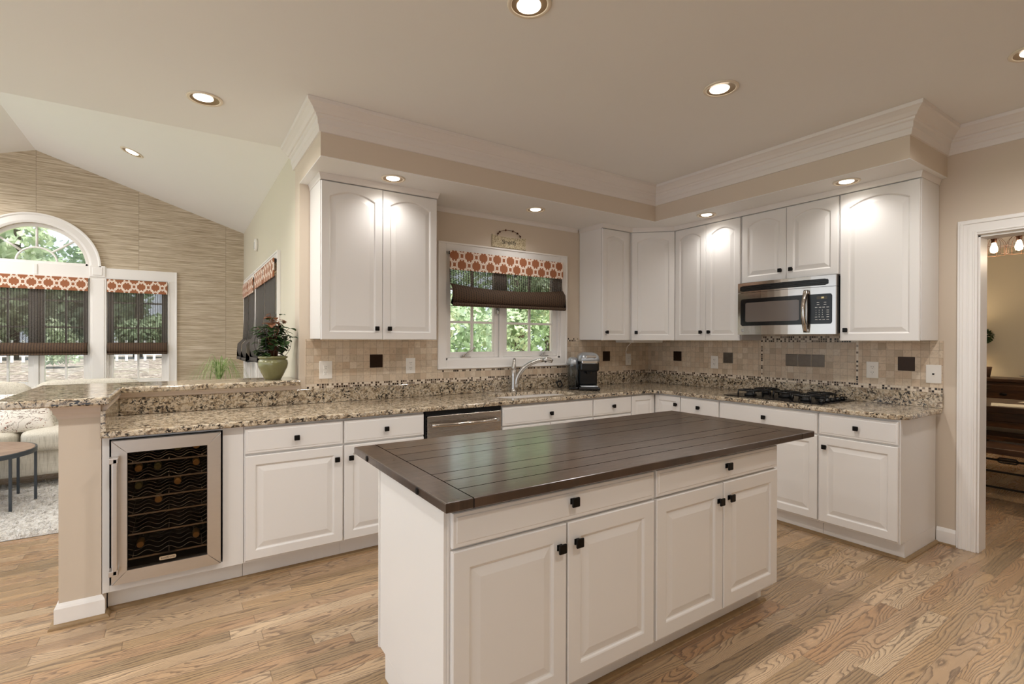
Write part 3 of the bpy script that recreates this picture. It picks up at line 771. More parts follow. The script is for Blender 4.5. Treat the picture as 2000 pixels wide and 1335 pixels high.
# ------------------------------------------------------------------ roman shades
def shade(label, Mx, a0, a1, zt, vz, z1, zb, ax, belly, group, sag=0.0):
    """c is negative towards the room. flat woven cloth from vz to z1, folds from z1 to zb, print band on top"""
    c0 = Mx @ Vector(((a0 + a1) / 2, zb, 0))
    t = thing('roman_shade', label, 'window shade', c0, group)
    K = 24
    def sheet(prof, th=.002):
        m = MB(Mx); rr = []
        for k in range(K + 1):
            s = k / K; a = a0 + (a1 - a0) * s; q = 4 * s * (1 - s)
            front = [(a, z - dz * q * sag, c) for z, c, dz in prof]; back = [(a, z - dz * q * sag, c + th) for z, c, dz in reversed(prof)]
            rr.append(front + back)
        return m.rings(rr, smooth=True)
    sheet([(vz + .01, -.030, 0), ((vz + z1) / 2, -.032, .5), (z1, -.030 - belly * .3, 1)]).build('woven_cloth', 'woven_' + ax, t)
    h = z1 - zb
    sheet([(z1 + .01, -.034 - belly * .3, 1), (z1 - h * .2, -.052 - belly, 1), (z1 - h * .55, -.058 - belly, .8), (z1 - h * .8, -.050 - belly * .8, .3), (z1 - h * .86, -.035 - belly * .5, .2),
           (z1 - h * .84, -.060 - belly, .1), (z1 - h * .97, -.062 - belly, .0), (zb, -.045 - belly, 0), (zb + .004, -.02, 0)]).build('folded_hem', 'fold_' + ax, t)
    m = MB(Mx); m.box(a0 - .002, a1 + .002, vz, zt, -.046, -.036, .003); m.build('printed_band', 'valance_' + ax, t)
    m = MB(Mx); m.box(a0, a1, zt - .03, zt - .005, -.036, -.012); m.build('headrail', 'blackm', t)
    return t
KB = frame((0, 0, 0), (1, 0, 0), (0, 0, 1), (0, 1, 0))
shade('dark woven roman shade with orange lattice band, over the kitchen sink window', frame((0, -.018, 0), (1, 0, 0), (0, 0, 1), (0, 1, 0)), -2.452, -1.262, 2.105, 1.948, 1.825, 1.645, 'x', .03, 'roman shades', .035)
GB = frame((0, GY - .0, 0), (1, 0, 0), (0, 0, 1), (0, 1, 0))
shade('widest dark woven roman shade, hung below the arched window', GB, RX - .452, RX + .445, 2.065, 1.915, 1.315, 1.185, 'x', .01, 'roman shades')
shade('dark woven roman shade right of the arched window on the grasscloth wall', GB, -5.012, -4.435, 2.065, 1.915, 1.315, 1.185, 'x', .01, 'roman shades')
shade('grey woven roman shade nearest the kitchen, on the side wall behind the potted plant', SC, .88, 1.50, 2.06, 1.90, 1.42, 1.12, 'y', .03, 'roman shades')
shade('grey woven roman shade on the side wall, second from the kitchen', SC, 1.56, 2.18, 2.06, 1.90, 1.42, 1.14, 'y', .03, 'roman shades')
shade('grey woven roman shade on the side wall, second from the grasscloth wall', SC, 2.35, 2.83, 2.05, 1.88, 1.36, 1.12, 'y', .05, 'roman shades')
shade('grey woven roman shade on the side wall, next to the grasscloth corner', SC, 2.89, 3.38, 2.05, 1.88, 1.36, 1.12, 'y', .05, 'roman shades')

# ------------------------------------------------------------------ cabinet parts
def contour(u0, u1, z0, z1, off, rise, n=15):
    a0, a1, b0, b1 = u0 + off, u1 - off, z0 + off, z1 - off
    pts = [(a0, b0), (a1, b0)]
    for k in range(n):
        s = k / (n - 1); x = a1 + (a0 - a1) * s
        z = b1 - rise * (2 * s - 1) ** 2 if rise else b1
        pts.append((x, z))
    return pts
def door(F, u0, u1, z0, z1, parent, rise=0.0, d0=.0015, name='door', label=None, sw=.055):
    m = MB(F); rr = []
    for off, d, ar in ((0, d0, 0), (0, .0165, 0), (.0035, .020, 0), (sw - .004, .020, 1), (sw, .0175, 1), (sw + .0035, .0120, 1), (sw + .008, .0110, 1), (sw + .034, .0175, 1), (sw + .038, .0185, 1)):
        rr.append([(a, d, b) for a, b in contour(u0, u1, z0, z1, off, rise * ar)])
    m.rings(rr)
    return m.build(name, 'cabinet', parent, label=label)
def drawer(F, u0, u1, z0, z1, parent, name='drawer', label=None):
    m = MB(F); rr = []
    for off, d in ((0, .0015), (0, .015), (.003, .018), (.013, .018), (.0155, .0200)):
        rr.append([(a, d, b) for a, b in ((u0 + off, z0 + off), (u1 - off, z0 + off), (u1 - off, z1 - off), (u0 + off, z1 - off))])
    m.rings(rr)
    return m.build(name, 'cabinet', parent, label=label)
def knob(F, u, z, parent, s=1.0):
    m = MB(F)
    m.box(u - .0095 * s, u + .0095 * s, .0195, .0245, z - .0095 * s, z + .0095 * s, .001)
    m.tube([(u, .024, z), (u, .030, z), (u, .036, z)], [.0065 * s, .0052 * s, .009 * s], 10)
    m.box(u - .0155 * s, u + .0155 * s, .036, .045, z - .0155 * s, z + .0155 * s, .0044, 4)
    return m.build('knob', 'black', parent)
def backF(x0, y=-.61): return frame((x0, y, 0), (1, 0, 0), (0, -1, 0))
def rightF(y0, x=-.61): return frame((x, y0, 0), (0, -1, 0), (-1, 0, 0))
DZ0, DZ1, RZ0, RZ1 = .130, .714, .727, .868     # door and drawer heights
def base_unit(name, label, F, w, depth=.588, group='white base cabinets under the granite counter', top=.8835):
    loc = F @ Vector((w / 2, -depth / 2, 0))
    t = thing(name, label, 'cabinet', loc, group)
    MB(F).box(0.0005, w - .0005, -depth, 0, .115, top, .001).build('cabinet_body', 'cabinet', t)
    MB(F).box(0.0005, w - .0005, -depth, -.065, .0, .1148).build('toe_kick', 'cabinet', t)
    return t
g = .0045
# peninsula and sink run
F = backF(-4.003); W_ = .543
t = base_unit('base_cabinet', 'white base cabinet right of the wine cooler, one drawer over one door', F, W_)
k = drawer(F, g, W_ - g, RZ0, RZ1, t); knob(F, W_ / 2, .795, k)
k = door(F, g, W_ - g, DZ0, DZ1, t); knob(F, W_ - .042, .637, k)
F = backF(-3.460); W_ = .535
t = base_unit('base_cabinet', 'white base cabinet left of the dishwasher, half hidden by the island', F, W_)
k = drawer(F, g, W_ - g, RZ0, RZ1, t); knob(F, W_ / 2, .795, k)
k = door(F, g, W_ - g, DZ0, DZ1, t); knob(F, .042, .637, k)
F = backF(-2.305); W_ = .912
t = base_unit('sink_cabinet', 'white sink base cabinet right of the dishwasher with a wide false drawer', F, W_)
k = drawer(F, g, W_ - g, RZ0, RZ1, t, 'false_drawer'); knob(F, W_ / 2, .790, k)
k = door(F, g, W_ / 2 - g / 2, DZ0, DZ1, t); knob(F, W_ / 2 - .04, .637, k)
k = door(F, W_ / 2 + g / 2, W_ - g, DZ0, DZ1, t); knob(F, W_ / 2 + .04, .637, k)
F = backF(-1.392); W_ = .460
t = base_unit('drawer_cabinet', 'white narrow drawer cabinet between the sink cabinet and the corner', F, W_)
for z0, z1 in ((RZ0, RZ1), (.530, .714), (.333, .517), (.130, .320)):
    k = drawer(F, g, W_ - g, z0, z1, t); knob(F, W_ / 2, (z0 + z1) / 2, k)
# corner unit with two small doors meeting in the inner corner
t = thing('corner_cabinet', 'white corner base cabinet with two panelled doors meeting at an inner angle', 'cabinet', (-.46, -.46, 0), 'white base cabinets under the granite counter')
pl = [(-.931, -.022), (-.931, -.61), (-.61, -.61), (-.61, -.914), (-.022, -.914), (-.022, -.022)]
MB().slab(pl, .115, .8835).build('cabinet_body', 'cabinet', t)
MB().slab([(-.931, -.022), (-.931, -.545), (-.545, -.545), (-.545, -.914), (-.022, -.914), (-.022, -.022)], 0, .1148).build('toe_kick', 'cabinet', t)
k = door(backF(-.931), g, .299, DZ0, RZ1, t, sw=.045)
k = door(rightF(-.632), g, .279, DZ0, RZ1, t, sw=.045); knob(rightF(-.632), .243, .800, k)
F = rightF(-.915); W_ = .380
t = base_unit('drawer_cabinet', 'white narrow drawer cabinet between the corner and the cooktop cabinet', F, W_)
for z0, z1 in ((RZ0, RZ1), (.530, .714), (.333, .517), (.130, .320)):
    k = drawer(F, g, W_ - g, z0, z1, t); knob(F, W_ / 2, (z0 + z1) / 2, k)
F = rightF(-1.297); W_ = .760
t = base_unit('cooktop_cabinet', 'white wide base cabinet below the gas cooktop', F, W_)
k = drawer(F, g, W_ - g, RZ0, RZ1, t, 'false_drawer'); knob(F, W_ / 2, .792, k)
k = door(F, g, W_ / 2 - g / 2, DZ0, DZ1, t); knob(F, W_ / 2 - .04, .645, k)
k = door(F, W_ / 2 + g / 2, W_ - g, DZ0, DZ1, t); knob(F, W_ / 2 + .04, .645, k)
F = rightF(-2.059); W_ = .470
t = base_unit('base_cabinet', 'white end base cabinet beside the doorway, drawer over a door', F, W_)
k = drawer(F, g, W_ - g - .004, RZ0, RZ1, t); knob(F, W_ / 2, .798, k)
k = door(F, g, W_ - g - .004, DZ0, DZ1, t); knob(F, .045, .645, k)

# white surround of the wine cooler
t = thing('cooler_surround', 'white cabinet surround framing the wine cooler at the counter end', 'cabinet', (-4.31, -.3, 0), 'white base cabinets under the granite counter')
m = MB(backF(0))
m.box(-4.618, -4.590, -.588, 0, .115, .8835, .001); m.box(-4.105, -4.0045, -.588, 0, .115, .8835, .001)
m.box(-4.590, -4.105, -.588, 0, .115, .148, .001); m.box(-4.590, -4.105, -.588, 0, .8705, .8835); m.box(-4.590, -4.105, -.588, -.575, .148, .8705)
m.build('cabinet_body', 'cabinet', t)
MB(backF(0)).box(-4.6025, -4.0045, -.588, -.065, 0, .1148).build('toe_kick', 'cabinet', t)

# ------------------------------------------------------------------ wall cabinets
UZ0, UZ1 = 1.372, 2.418
def topmould(path, t):
    MB().sweep(path, [(0, UZ1 + .004), (.003, UZ1 + .005), (.005, UZ1 + .020), (.010, UZ1 + .034), (.013, UZ1 + .0455), (0, UZ1 + .0455)], -1).build('top_moulding', 'crown', t)
def upper(label, F, w, doors, z0=UZ0, depth=.305, body_extra=None):
    loc = F @ Vector((w / 2, -depth / 2, z0))
    t = thing('wall_cabinet', label, 'cabinet', loc, 'white wall cabinets')
    MB(F).box(.0005, w - .0005, -depth, 0, z0, UZ1 + .0455, .001).build('cabinet_body', 'cabinet', t)
    return t
F = backF(-3.531, -.31); W_ = .838
t = upper('white two-door wall cabinet left of the sink window', F, W_, 2)
k = door(F, .004, W_ / 2 - .0015, UZ0 - .004, UZ1, t, .045); knob(F, W_ / 2 - .045, 1.445, k)
k = door(F, W_ / 2 + .0015, W_ - .004, UZ0 - .004, UZ1, t, .045); knob(F, W_ / 2 + .045, 1.445, k)
topmould([(-3.531, -.005), (-3.531, -.332), (-2.693, -.332), (-2.693, -.005)], t)
F = backF(-1.005, -.31); W_ = .392
t = upper('white narrow one-door wall cabinet right of the sink window', F, W_, 1)
k = door(F, .004, .350, UZ0 - .004, UZ1, t, .035); knob(F, .048, 1.445, k)
topmould([(-1.005, -.005), (-1.005, -.332), (-.614, -.332)], t)
t = thing('wall_cabinet', 'white diagonal wall cabinet in the corner', 'cabinet', (-.3, -.3, UZ0), 'white wall cabinets')
MB().slab([(-.612, -.012), (-.612, -.31), (-.31, -.612), (-.012, -.612), (-.012, -.012)], UZ0, UZ1 + .0455).build('cabinet_body', 'cabinet', t)
s2 = 1 / math.sqrt(2)
F = frame((-.612, -.31, 0), (s2, -s2, 0), (-s2, -s2, 0)); DW = .427
k = door(F, .012, DW - .012, UZ0 - .004, UZ1, t, .04); knob(F, .055, 1.445, k)
topmould([(-.6125, -.332), (-.332, -.6125)], t)
MB().box(-.56, -.12, -.30, -.06, 1.345, 1.3715, .004).build('undercabinet_light', 'white_p', t)
F = rightF(-.614, -.31); W_ = .680
t = upper('white two-door wall cabinet between the corner cabinet and the microwave', F, W_, 2)
k = door(F, .004, W_ / 2 - .0015, UZ0 - .004, UZ1, t, .045); knob(F, W_ / 2 - .042, 1.445, k)
k = door(F, W_ / 2 + .0015, W_ - .004, UZ0 - .004, UZ1, t, .045); knob(F, W_ / 2 + .042, 1.445, k)
topmould([(-.332, -.614), (-.332, -1.294)], t)
F = rightF(-1.296, -.31); W_ = .762
t = upper('white short two-door wall cabinet above the microwave', F, W_, 2, z0=1.852)
k = door(F, .010, W_ / 2 - .0015, 1.852, UZ1, t, .045); knob(F, W_ / 2 - .042, 1.925, k)
k = door(F, W_ / 2 + .0015, W_ - .006, 1.852, UZ1, t, .045); knob(F, W_ / 2 + .042, 1.925, k)
topmould([(-.332, -1.294), (-.332, -2.058)], t)
F = rightF(-2.060, -.31); W_ = .475
t = upper('white tall one-door wall cabinet right of the microwave at the end of the run', F, W_, 1)
k = door(F, .004, W_ - .006, UZ0 - .004, UZ1, t, .05); knob(F, .045, 1.445, k)
topmould([(-.332, -2.058), (-.332, -2.536), (-.005, -2.536)], t)

# ------------------------------------------------------------------ granite
bull = lambda z0, z1, r=.008: [(r, z1), (r * .3, z1 - r * .3), (0, z1 - r), (0, z0 + r * .6), (r * .4, z0)]
def rrect(x0, x1, y0, y1, r, n=6):
    P = []
    for cx, cy, a in ((x1 - r, y1 - r, 0), (x0 + r, y1 - r, 90), (x0 + r, y0 + r, 180), (x1 - r, y0 + r, 270)):
        for k in range(n + 1):
            t_ = R(a + 90 * k / n); P.append((cx + r * math.cos(t_), cy + r * math.sin(t_)))
    return P
inner = [(-.648 - .10 + .10 * math.sin(R(90 * k / 6)), -.648 - .10 + .10 * math.cos(R(90 * k / 6))) for k in range(7)]
outer = [(-4.6215, -.0225), (-4.6215, -.648)] + inner + [(-.648, -2.50), (-.585, -2.563), (-.0225, -2.563), (-.0225, -.0225)]
sinkhole = rrect(-2.21, -1.45, -.545, -.165, .13)
ct = MB().slab(outer, .884, .914, [sinkhole], bull(.884, .914)).build('granite_countertop', 'granite', None, label='speckled beige granite countertop wrapping the corner, with undermount sink cutout', cat='countertop')
m = MB(); m.box(-4.600, -.0215, -.0215, -.0012, .914, 1.016, .002); m.build('backsplash_strip', 'granite', ct)
m = MB(); m.box(-.0215, -.0012, -2.563, -.0225, .914, 1.016, .002); m.build('backsplash_strip', 'granite', ct)
m = MB(); m.box(-4.6205, -4.6005, -.645, -.0012, .9145, 1.016, .002); m.build('backsplash_strip', 'granite', ct)
bar = MB().slab([(-5.0, .33), (-5.0, -.62), (-4.94, -.685), (-4.585, -.685), (-4.585, -.075), (-3.604, -.075), (-3.604, .33)], 1.0500, 1.0860, (), bull(1.0500, 1.0860, .010)).build(
    'granite_bar_top', 'granite', None, label='raised granite bar top on the half wall at the left', cat='bar top')

# stainless double sink under the counter
t = thing('kitchen_sink', 'stainless steel double bowl sink set under the granite', 'sink', (-1.83, -.355, .70), None)
for x0, x1 in ((-2.215, -1.965), (-1.945, -1.445)):
    o_ = rrect(x0, x1, -.55, -.16, .09); i_ = offset_poly(o_, .004); b_ = offset_poly(o_, .03)
    m = MB(); m.rings([[(a, b, .8825) for a, b in o_], [(a, b, .705) for a, b in o_], [(a, b, .70) for a, b in b_]], False, True, smooth=True)
    m.rings([[(a, b, .8825) for a, b in i_], [(a, b, .708) for a, b in i_]], False, False, smooth=True)
    m.build('bowl', 'steel', t)
MB().box(-1.972, -1.938, -.54, -.17, .84, .878, .004).build('divider', 'steel', t)

# faucet
t = thing('faucet', 'brushed nickel single-lever pull-out faucet behind the sink', 'faucet', (-1.845, -.095, .914))
fx, fy = -1.845, -.095
m = MB(); m.lathe([(.034, .914), (.034, .920), (.029, .926), (.0275, .95), (.0265, 1.05), (.0265, 1.098), (.021, 1.106), (0.001, 1.108)], (fx, fy, 0), 20); m.build('body', 'nickel', t)
m = MB(); m.tube([(fx, fy, 1.100), (fx, fy, 1.125), (fx + .004, fy + .004, 1.16), (fx + .014, fy + .010, 1.205)], [.024, .0225, .016, .011], 12); m.build('lever', 'nickel', t)
sp = []
for k in range(13):
    s = k / 12; a = s * R(78)
    sp.append((fx + .018 + .235 * (1 - math.cos(a)) * 1.0 + .02 * s, fy - .012 - .150 * (1 - math.cos(a)), .985 + .225 * math.sin(a) - .012 * s * s))
m = MB(); m.tube([(fx + .006, fy - .008, .92)] + sp, [.024, .023] + [.0225 - .004 * k / 12 for k in range(12)], 12); m.build('spout', 'nickel', t)
e = Vector(sp[-1]); dr = (Vector(sp[-1]) - Vector(sp[-2])).normalized()
m = MB(); m.tube([tuple(e - dr * .004), tuple(e + dr * .03), tuple(e + dr * .062 + Vector((0, 0, -.010))), tuple(e + dr * .085 + Vector((0, 0, -.026)))], [.018, .021, .022, .015], 12); m.build('spray_head', 'nickel', t)
m = MB(); m.sphere(tuple(e + dr * .02 + Vector((.0, -.004, -.016))), .011); m.build('spray_button', 'blackp', t)

# ------------------------------------------------------------------ single-serve coffee maker
KM = Matrix.Translation((-1.175, -.255, 0)) @ Matrix.Rotation(R(-36), 4, 'Z') @ Matrix.Translation((1.21, .225, 0))
t = thing('coffee_maker', 'black and silver single-serve coffee maker right of the sink window', 'coffee maker', (-1.17, -.23, .914))
m = MB(KM)
m.box(-1.262, -1.072, -.395, -.075, .9145, .945, .010, 3); m.box(-1.255, -1.079, -.235, -.075, .945, 1.175, .018, 3); m.box(-1.255, -1.079, -.37, -.22, 1.085, 1.175, .02, 3)
m.build('housing', 'blackp', t)
m = MB(KM); m.box(-1.245, -1.09, -.385, -.26, .945, .956, .004); m.build('drip_tray', 'grey_p', t)
m = MB(KM); rr = []
for z, s, dx in ((1.175, 1.0, 0), (1.195, 1.0, 0), (1.222, .93, 0), (1.245, .76, 0), (1.256, .45, 0)):
    rr.append([(a, b, z) for a, b in rrect(-1.168 - .098 * s, -1.168 + .098 * s, -.225 - .155 * s, -.225 + .15 * s, .06 * s)])
m.rings(rr, smooth=True); m.build('lid', 'grey_p', t)
m = MB(KM); m.box(-1.205, -1.105, -.385, -.21, 1.205, 1.232, .012, 3); m.box(-1.24, -1.095, -.392, -.365, 1.155, 1.185, .01, 3); m.build('handle', 'chrome', t)
m = MB(KM); m.lathe([(.025, 1.06), (.032, 1.085), (.032, 1.10)], (-1.167, -.315, 0), 16); m.build('brew_nozzle', 'blackp', t)
rv = rrect(-1.352, -1.258, -.315, -.085, .035)
m = MB(KM); m.rings([[(a, b, z) for a, b in rv] for z in (.94, 1.145)], True, False, smooth=True); m.build('water_tank', 'jarglass', t)
m = MB(KM); rr = []
for z, s in ((1.1455, .004), (1.158, .002), (1.185, -.004), (1.20, -.014), (1.21, -.03)): rr.append([(a, b, z) for a, b in offset_poly(rv, -s if s > 0 else -s)])
m.rings(rr, smooth=True); m.build('tank_lid', 'grey_p', t)
m = MB(KM); m.box(-1.35, -1.26, -.31, -.09, .9145, .9395, .01); m.build('tank_base', 'blackp', t)
m = MB(); m.tube([(-1.318 + .03 * math.cos(a), -.085 + .012 * math.sin(3 * a), .955 + .032 * math.sin(a)) for a in [2 * PI * k / 24 for k in range(24)]], .0045, 8, closed=True)
m.tube([(-1.305 + .028 * math.cos(a), -.07, .952 + .028 * math.sin(a)) for a in [2 * PI * k / 24 for k in range(24)]], .0045, 8, closed=True)
m.build('power_cord', 'blackm', t)

# ------------------------------------------------------------------ dishwasher
F = backF(-2.917)
t = thing('dishwasher', 'stainless dishwasher with curved bar handle left of the sink', 'dishwasher', (-2.615, -.3, 0))
MB(F).box(.001, .608, -.56, -.005, .12, .870).build('tub', 'gap', t)
m = MB(F); m.box(.012, .604, -.004, .022, .13, .848, .004); m.build('door', 'steel', t)
m = MB(F); m.box(.002, .606, -.02, .012, .850, .8825); m.box(.001, .010, -.02, .004, .12, .85); m.build('gasket', 'gap', t)
m = MB(F); n_ = 16; rr = []
for k in range(n_ + 1):
    s = k / n_; u = .035 + .535 * s; dd = .040 + .040 * 4 * s * (1 - s)
    rr.append([(u, dd, .775), (u, dd + .010, .775), (u, dd + .012, .787), (u, dd + .010, .800), (u, dd, .800)])
m.rings(rr, smooth=True); m.box(.035, .055, .020, .050, .778, .798, .003); m.box(.550, .570, .020, .050, .778, .798, .003); m.build('handle', 'polished', t)
for u in (.285, .316, .347):
    m = MB(F); m.lathe([(.003, .0215), (.003, .0228)], (u, 0, .828), 10, 'y'); m.build('indicator', 'slot', t)
MB(F).box(.003, .605, -.56, -.07, 0, .1195).build('toe_panel', 'blackm', t)

# ------------------------------------------------------------------ wine cooler and bottles
t = thing('wine_cooler', 'stainless framed wine cooler with dark glass door under the counter end', 'wine cooler', (-4.348, -.3, .148))
X0, X1, Z0, Z1 = -4.580, -4.116, .158, .866
m = MB(); yb = -.05
m.box(X0 - .004, X1 + .004, -.060, -.045, Z0 - .008, Z1 + .002); m.box(X0 - .004, X0 + .012, -.606, -.06, Z0 - .008, Z1 + .002); m.box(X1 - .012, X1 + .004, -.606, -.06, Z0 - .008, Z1 + .002)
m.box(X0 + .012, X1 - .012, -.606, -.06, Z0 - .008, Z0 + .02); m.box(X0 + .012, X1 - .012, -.606, -.06, Z1 - .018, Z1 + .002)
m.build('cavity', 'blackm', t)
m = MB(); fw_ = .062
o_ = [(X0, Z0), (X1, Z0), (X1, Z1), (X0, Z1)]; i_ = offset_poly(o_, fw_)
def q3(p, y): return (p[0], y, p[1])
for k in range(4):
    a, b, c_, d_ = o_[k], o_[(k + 1) % 4], i_[(k + 1) % 4], i_[k]
    m.rings([[q3(a, -.612), q3(b, -.612), q3(c_, -.612), q3(d_, -.612)], [q3(a, -.646), q3(b, -.646), q3(c_, -.646), q3(d_, -.646)],
             [q3(p, -.650) for p in ((a[0] * .99 + c_[0] * .01, a[1] * .99 + c_[1] * .01), (b[0] * .99 + d_[0] * .01, b[1] * .99 + d_[1] * .01), c_, d_)]])
dr_ = m.build('door', 'steelsoft', t, label='satin stainless door frame')
m = MB(); m.box(X0 + fw_ - .004, X1 - fw_ + .004, -.640, -.634, Z0 + fw_ - .004, Z1 - fw_ + .004); m.build('door_glass', 'fridgeglass', dr_)
m = MB(); m.box(-4.572, -4.550, -.705, -.690, .225, .790, .005, 3); m.box(-4.586, -4.548, -.705, -.650, .765, .792, .003); m.box(-4.586, -4.548, -.705, -.650, .222, .249, .003); m.build('door_handle', 'steelsoft', dr_)
m = MB(frame((-4.352, -.641, .246), (1, 0, 0), (0, 0, 1), (0, -1, 0))); m.prism(rrect(-.036, .036, -.0095, .0095, .007), 0, .004)
bd = m.build('badge', 'chrome', dr_, label='small silver maker badge')
text('lettering', 'koldfront', .0165, 'slot', bd, frame((-4.352, -.6452, .246), (1, 0, 0), (0, 0, 1), (0, -1, 0)), .0004, sx=.95)
for z in (.741, .650, .560, .477, .380, .258):
    m = MB()
    m.box(X0 + .016, X1 - .016, -.600, -.594, z - .006, z + .002)
    for j in range(5):
        y = -.575 + j * .075
        m.tube([(X0 + .02 + (X1 - X0 - .04) * k / 48, y, z + .012 + .010 * math.sin(2 * PI * k / 48 * 4.5)) for k in range(49)], .0015, 5)
    for x in (-4.50, -4.348, -4.20): m.cyl((x, -.594, z + .0), (x, -.10, z + .0), .0022, 6)
    m.build('wire_rack', 'rackwire', t)
ld = bpy.data.lights.new('added_rack_light', 'AREA'); ld.energy = .16; ld.color = (1, .80, .55); ld.shape = 'RECTANGLE'; ld.size = .40; ld.size_y = .04  # lamp added inside the cavity to brighten the wire racks
lo = bpy.data.objects.new('added_rack_light', ld); COL.objects.link(lo); lo.parent = t; lo.location = Vector((-4.348, -.585, .835)) - t.location; lo.rotation_euler = (R(-25), 0, 0)
def bottle_mesh(m, x, y, z):
    m.lathe([(.0135, y), (.0150, y + .004), (.0150, y + .05), (.016, y + .09), (.034, y + .125), (.037, y + .15), (.037, y + .29), (.030, y + .30)], (x, 0, z), 16, 'y')
names = {0: 'upper left', 1: 'x'}
bl = [(-4.310, .7535, 'foil2', 'wine bottle with olive capsule on the top rack of the cooler'), (-4.226, .7535, 'foil', 'wine bottle with amber capsule at the right end of the top rack'),
      (-4.478, .6625, 'foil', 'wine bottle with amber capsule at the left of the second rack'), (-4.397, .6625, 'foil2', 'wine bottle with olive capsule in the middle of the second rack'),
      (-4.226, .6625, 'foil', 'wine bottle with amber capsule at the right of the second rack'), (-4.310, .5725, 'foil', 'wine bottle with bright amber capsule on the third rack, right of centre'),
      (-4.478, .5725, 'foil2', 'wine bottle with dull capsule at the left of the third rack'), (-4.394, .4895, 'foil', 'wine bottle with amber capsule on the fourth rack'),
      (-4.226, .2705, 'foil', 'wine bottle with bronze capsule at the right of the lowest rack'), (-4.470, .2705, 'foil', 'wine bottle with pale capsule at the left of the lowest rack')]
for x, z, mt, lb in bl:
    b = thing('wine_bottle', lb, 'bottle', (x, -.56, z + .037), 'wine bottles in the cooler')
    m = MB(); m.lathe([(.0150, -.545 + .05), (.016, -.46), (.034, -.42), (.0362, -.395), (.0362, -.25), (.028, -.243)], (x, 0, z + .037), 16, 'y'); m.build('glass_body', 'bottleglass', b)
    m = MB(); m.lathe([(.0140, -.562), (.0168, -.558), (.0168, -.50), (.0158, -.488)], (x, 0, z + .037), 16, 'y'); m.build('capsule', mt, b)

# ------------------------------------------------------------------ microwave over the cooktop
F = rightF(-1.298); W_ = .757
t = thing('microwave_oven', 'stainless over-the-range microwave with black window above the cooktop', 'microwave', (-.2, -1.677, 1.415))
FM = frame((0, -1.298, 0), (0, -1, 0), (-1, 0, 0))
MB(FM).box(.006, W_ - .006, .012, .345, 1.425, 1.842, .004).build('casing', 'blackp', t)
def bow(u): s = u / W_; return .372 + .030 * 4 * s * (1 - s)
def bowed(m, u0, u1, z0, z1, dd, th, n_=14, rc=0.0):
    rr = []
    for k in range(n_ + 1):
        u = u0 + (u1 - u0) * k / n_; d_ = bow(u) + dd
        ins = 0.0
        if rc > 0:
            e_ = min(u - u0, u1 - u)
            if e_ < rc: ins = rc - math.sqrt(max(0, rc * rc - (rc - e_) ** 2))
        rr.append([(u, d_ - th, z0 + ins), (u, d_, z0 + ins), (u, d_, z1 - ins), (u, d_ - th, z1 - ins)])
    return m.rings(rr)
m = MB(FM); bowed(m, 0, W_, 1.418, 1.762, 0, .045); m.build('door_panel', 'polished', t, label='curved polished stainless front')
m = MB(FM); bowed(m, 0, W_, 1.765, 1.846, 0, .045); vg = m.build('top_panel', 'polished', t)
m = MB(FM); bowed(m, .022, W_ - .045, 1.775, 1.822, .0016, .004, 30, .010); vt = m.build('vent', 'blackp', vg)
m = MB(FM)
for z in (1.783, 1.794, 1.805, 1.816): bowed(m, .028, W_ - .05, z - .0022, z + .0022, .005, .005)
m.build('louvre', 'blackm', vg)
m = MB(FM); bowed(m, .028, .560, 1.490, 1.712, .0016, .004, 40, .014); wn_ = m.build('window', 'blackp', t)
m = MB(FM); bowed(m, .075, .515, 1.522, 1.680, .0030, .003, 30, .006); m.build('inner_screen', plain('grey_microwave_screen', '#6f6660', .12), t)
m = MB(FM); bowed(m, .575, .735, 1.492, 1.712, .0016, .004, 24, .014); cpn = m.build('control_panel', 'blackp', t)
m = MB(FM); bowed(m, .635, .705, 1.672, 1.695, .0024, .002, 6); m.build('display', plain('dark_olive_display', '#3a3018', .2), cpn)
def mwtext(body, u, z, size, mat):
    text('lettering', body, size, mat, cpn, frame((-(bow(u) + .0030), -1.298 - u, z), (0, -1, 0), (0, 0, 1), (-1, 0, 0)), .0003)
mwtext('1:00', .670, 1.684, .017, 'display')
m = MB(FM)
for z, us in ((1.650, (.645, .690)), (1.634, (.645, .690)), (1.614, (.633, .658, .682, .708)), (1.592, (.708,)), (1.577, (.708,)), (1.560, (.708,)), (1.543, (.632, .675, .708)), (1.524, (.634, .658, .682, .708))):
    for u in us: bowed(m, u - .008, u + .008, z - .0016, z + .0016, .0026, .002, 2)
m.build('button_marks', 'white_p', cpn)
for z, us, ds in ((1.592, (.632, .653, .674), '123'), (1.577, (.632, .653, .674), '456'), (1.560, (.632, .653, .674), '789'), (1.543, (.653,), '0')):
    for u, d_ in zip(us, ds): mwtext(d_, u, z, .011, 'white_p')
m = MB(FM); n_ = 18; rr = []
for k in range(n_ + 1):
    s = k / n_; z = 1.430 + .315 * s; dd = bow(.568) + .012 + .040 * 4 * s * (1 - s)
    rr.append([(.552, dd, z), (.556, dd + .010, z), (.568, dd + .014, z), (.580, dd + .010, z), (.584, dd, z)])
m.rings(rr, smooth=True); m.box(.556, .580, bow(.568) - .004, bow(.568) + .020, 1.432, 1.455, .003); m.box(.556, .580, bow(.568) - .004, bow(.568) + .020, 1.720, 1.743, .003)
m.build('handle', 'polished', t)
m = MB(FM); m.lathe([(.013, bow(.045) - .001), (.013, bow(.045) + .002)], (.045, 0, 1.452), 24, 'y'); em = m.build('emblem', 'grey_p', t)
m = MB(FM); m.tube([(.045 + .0095 * math.cos(a), bow(.045) + .002, 1.452 + .0095 * math.sin(a)) for a in [2 * PI * k / 24 for k in range(24)]], .0008, 5, closed=True)
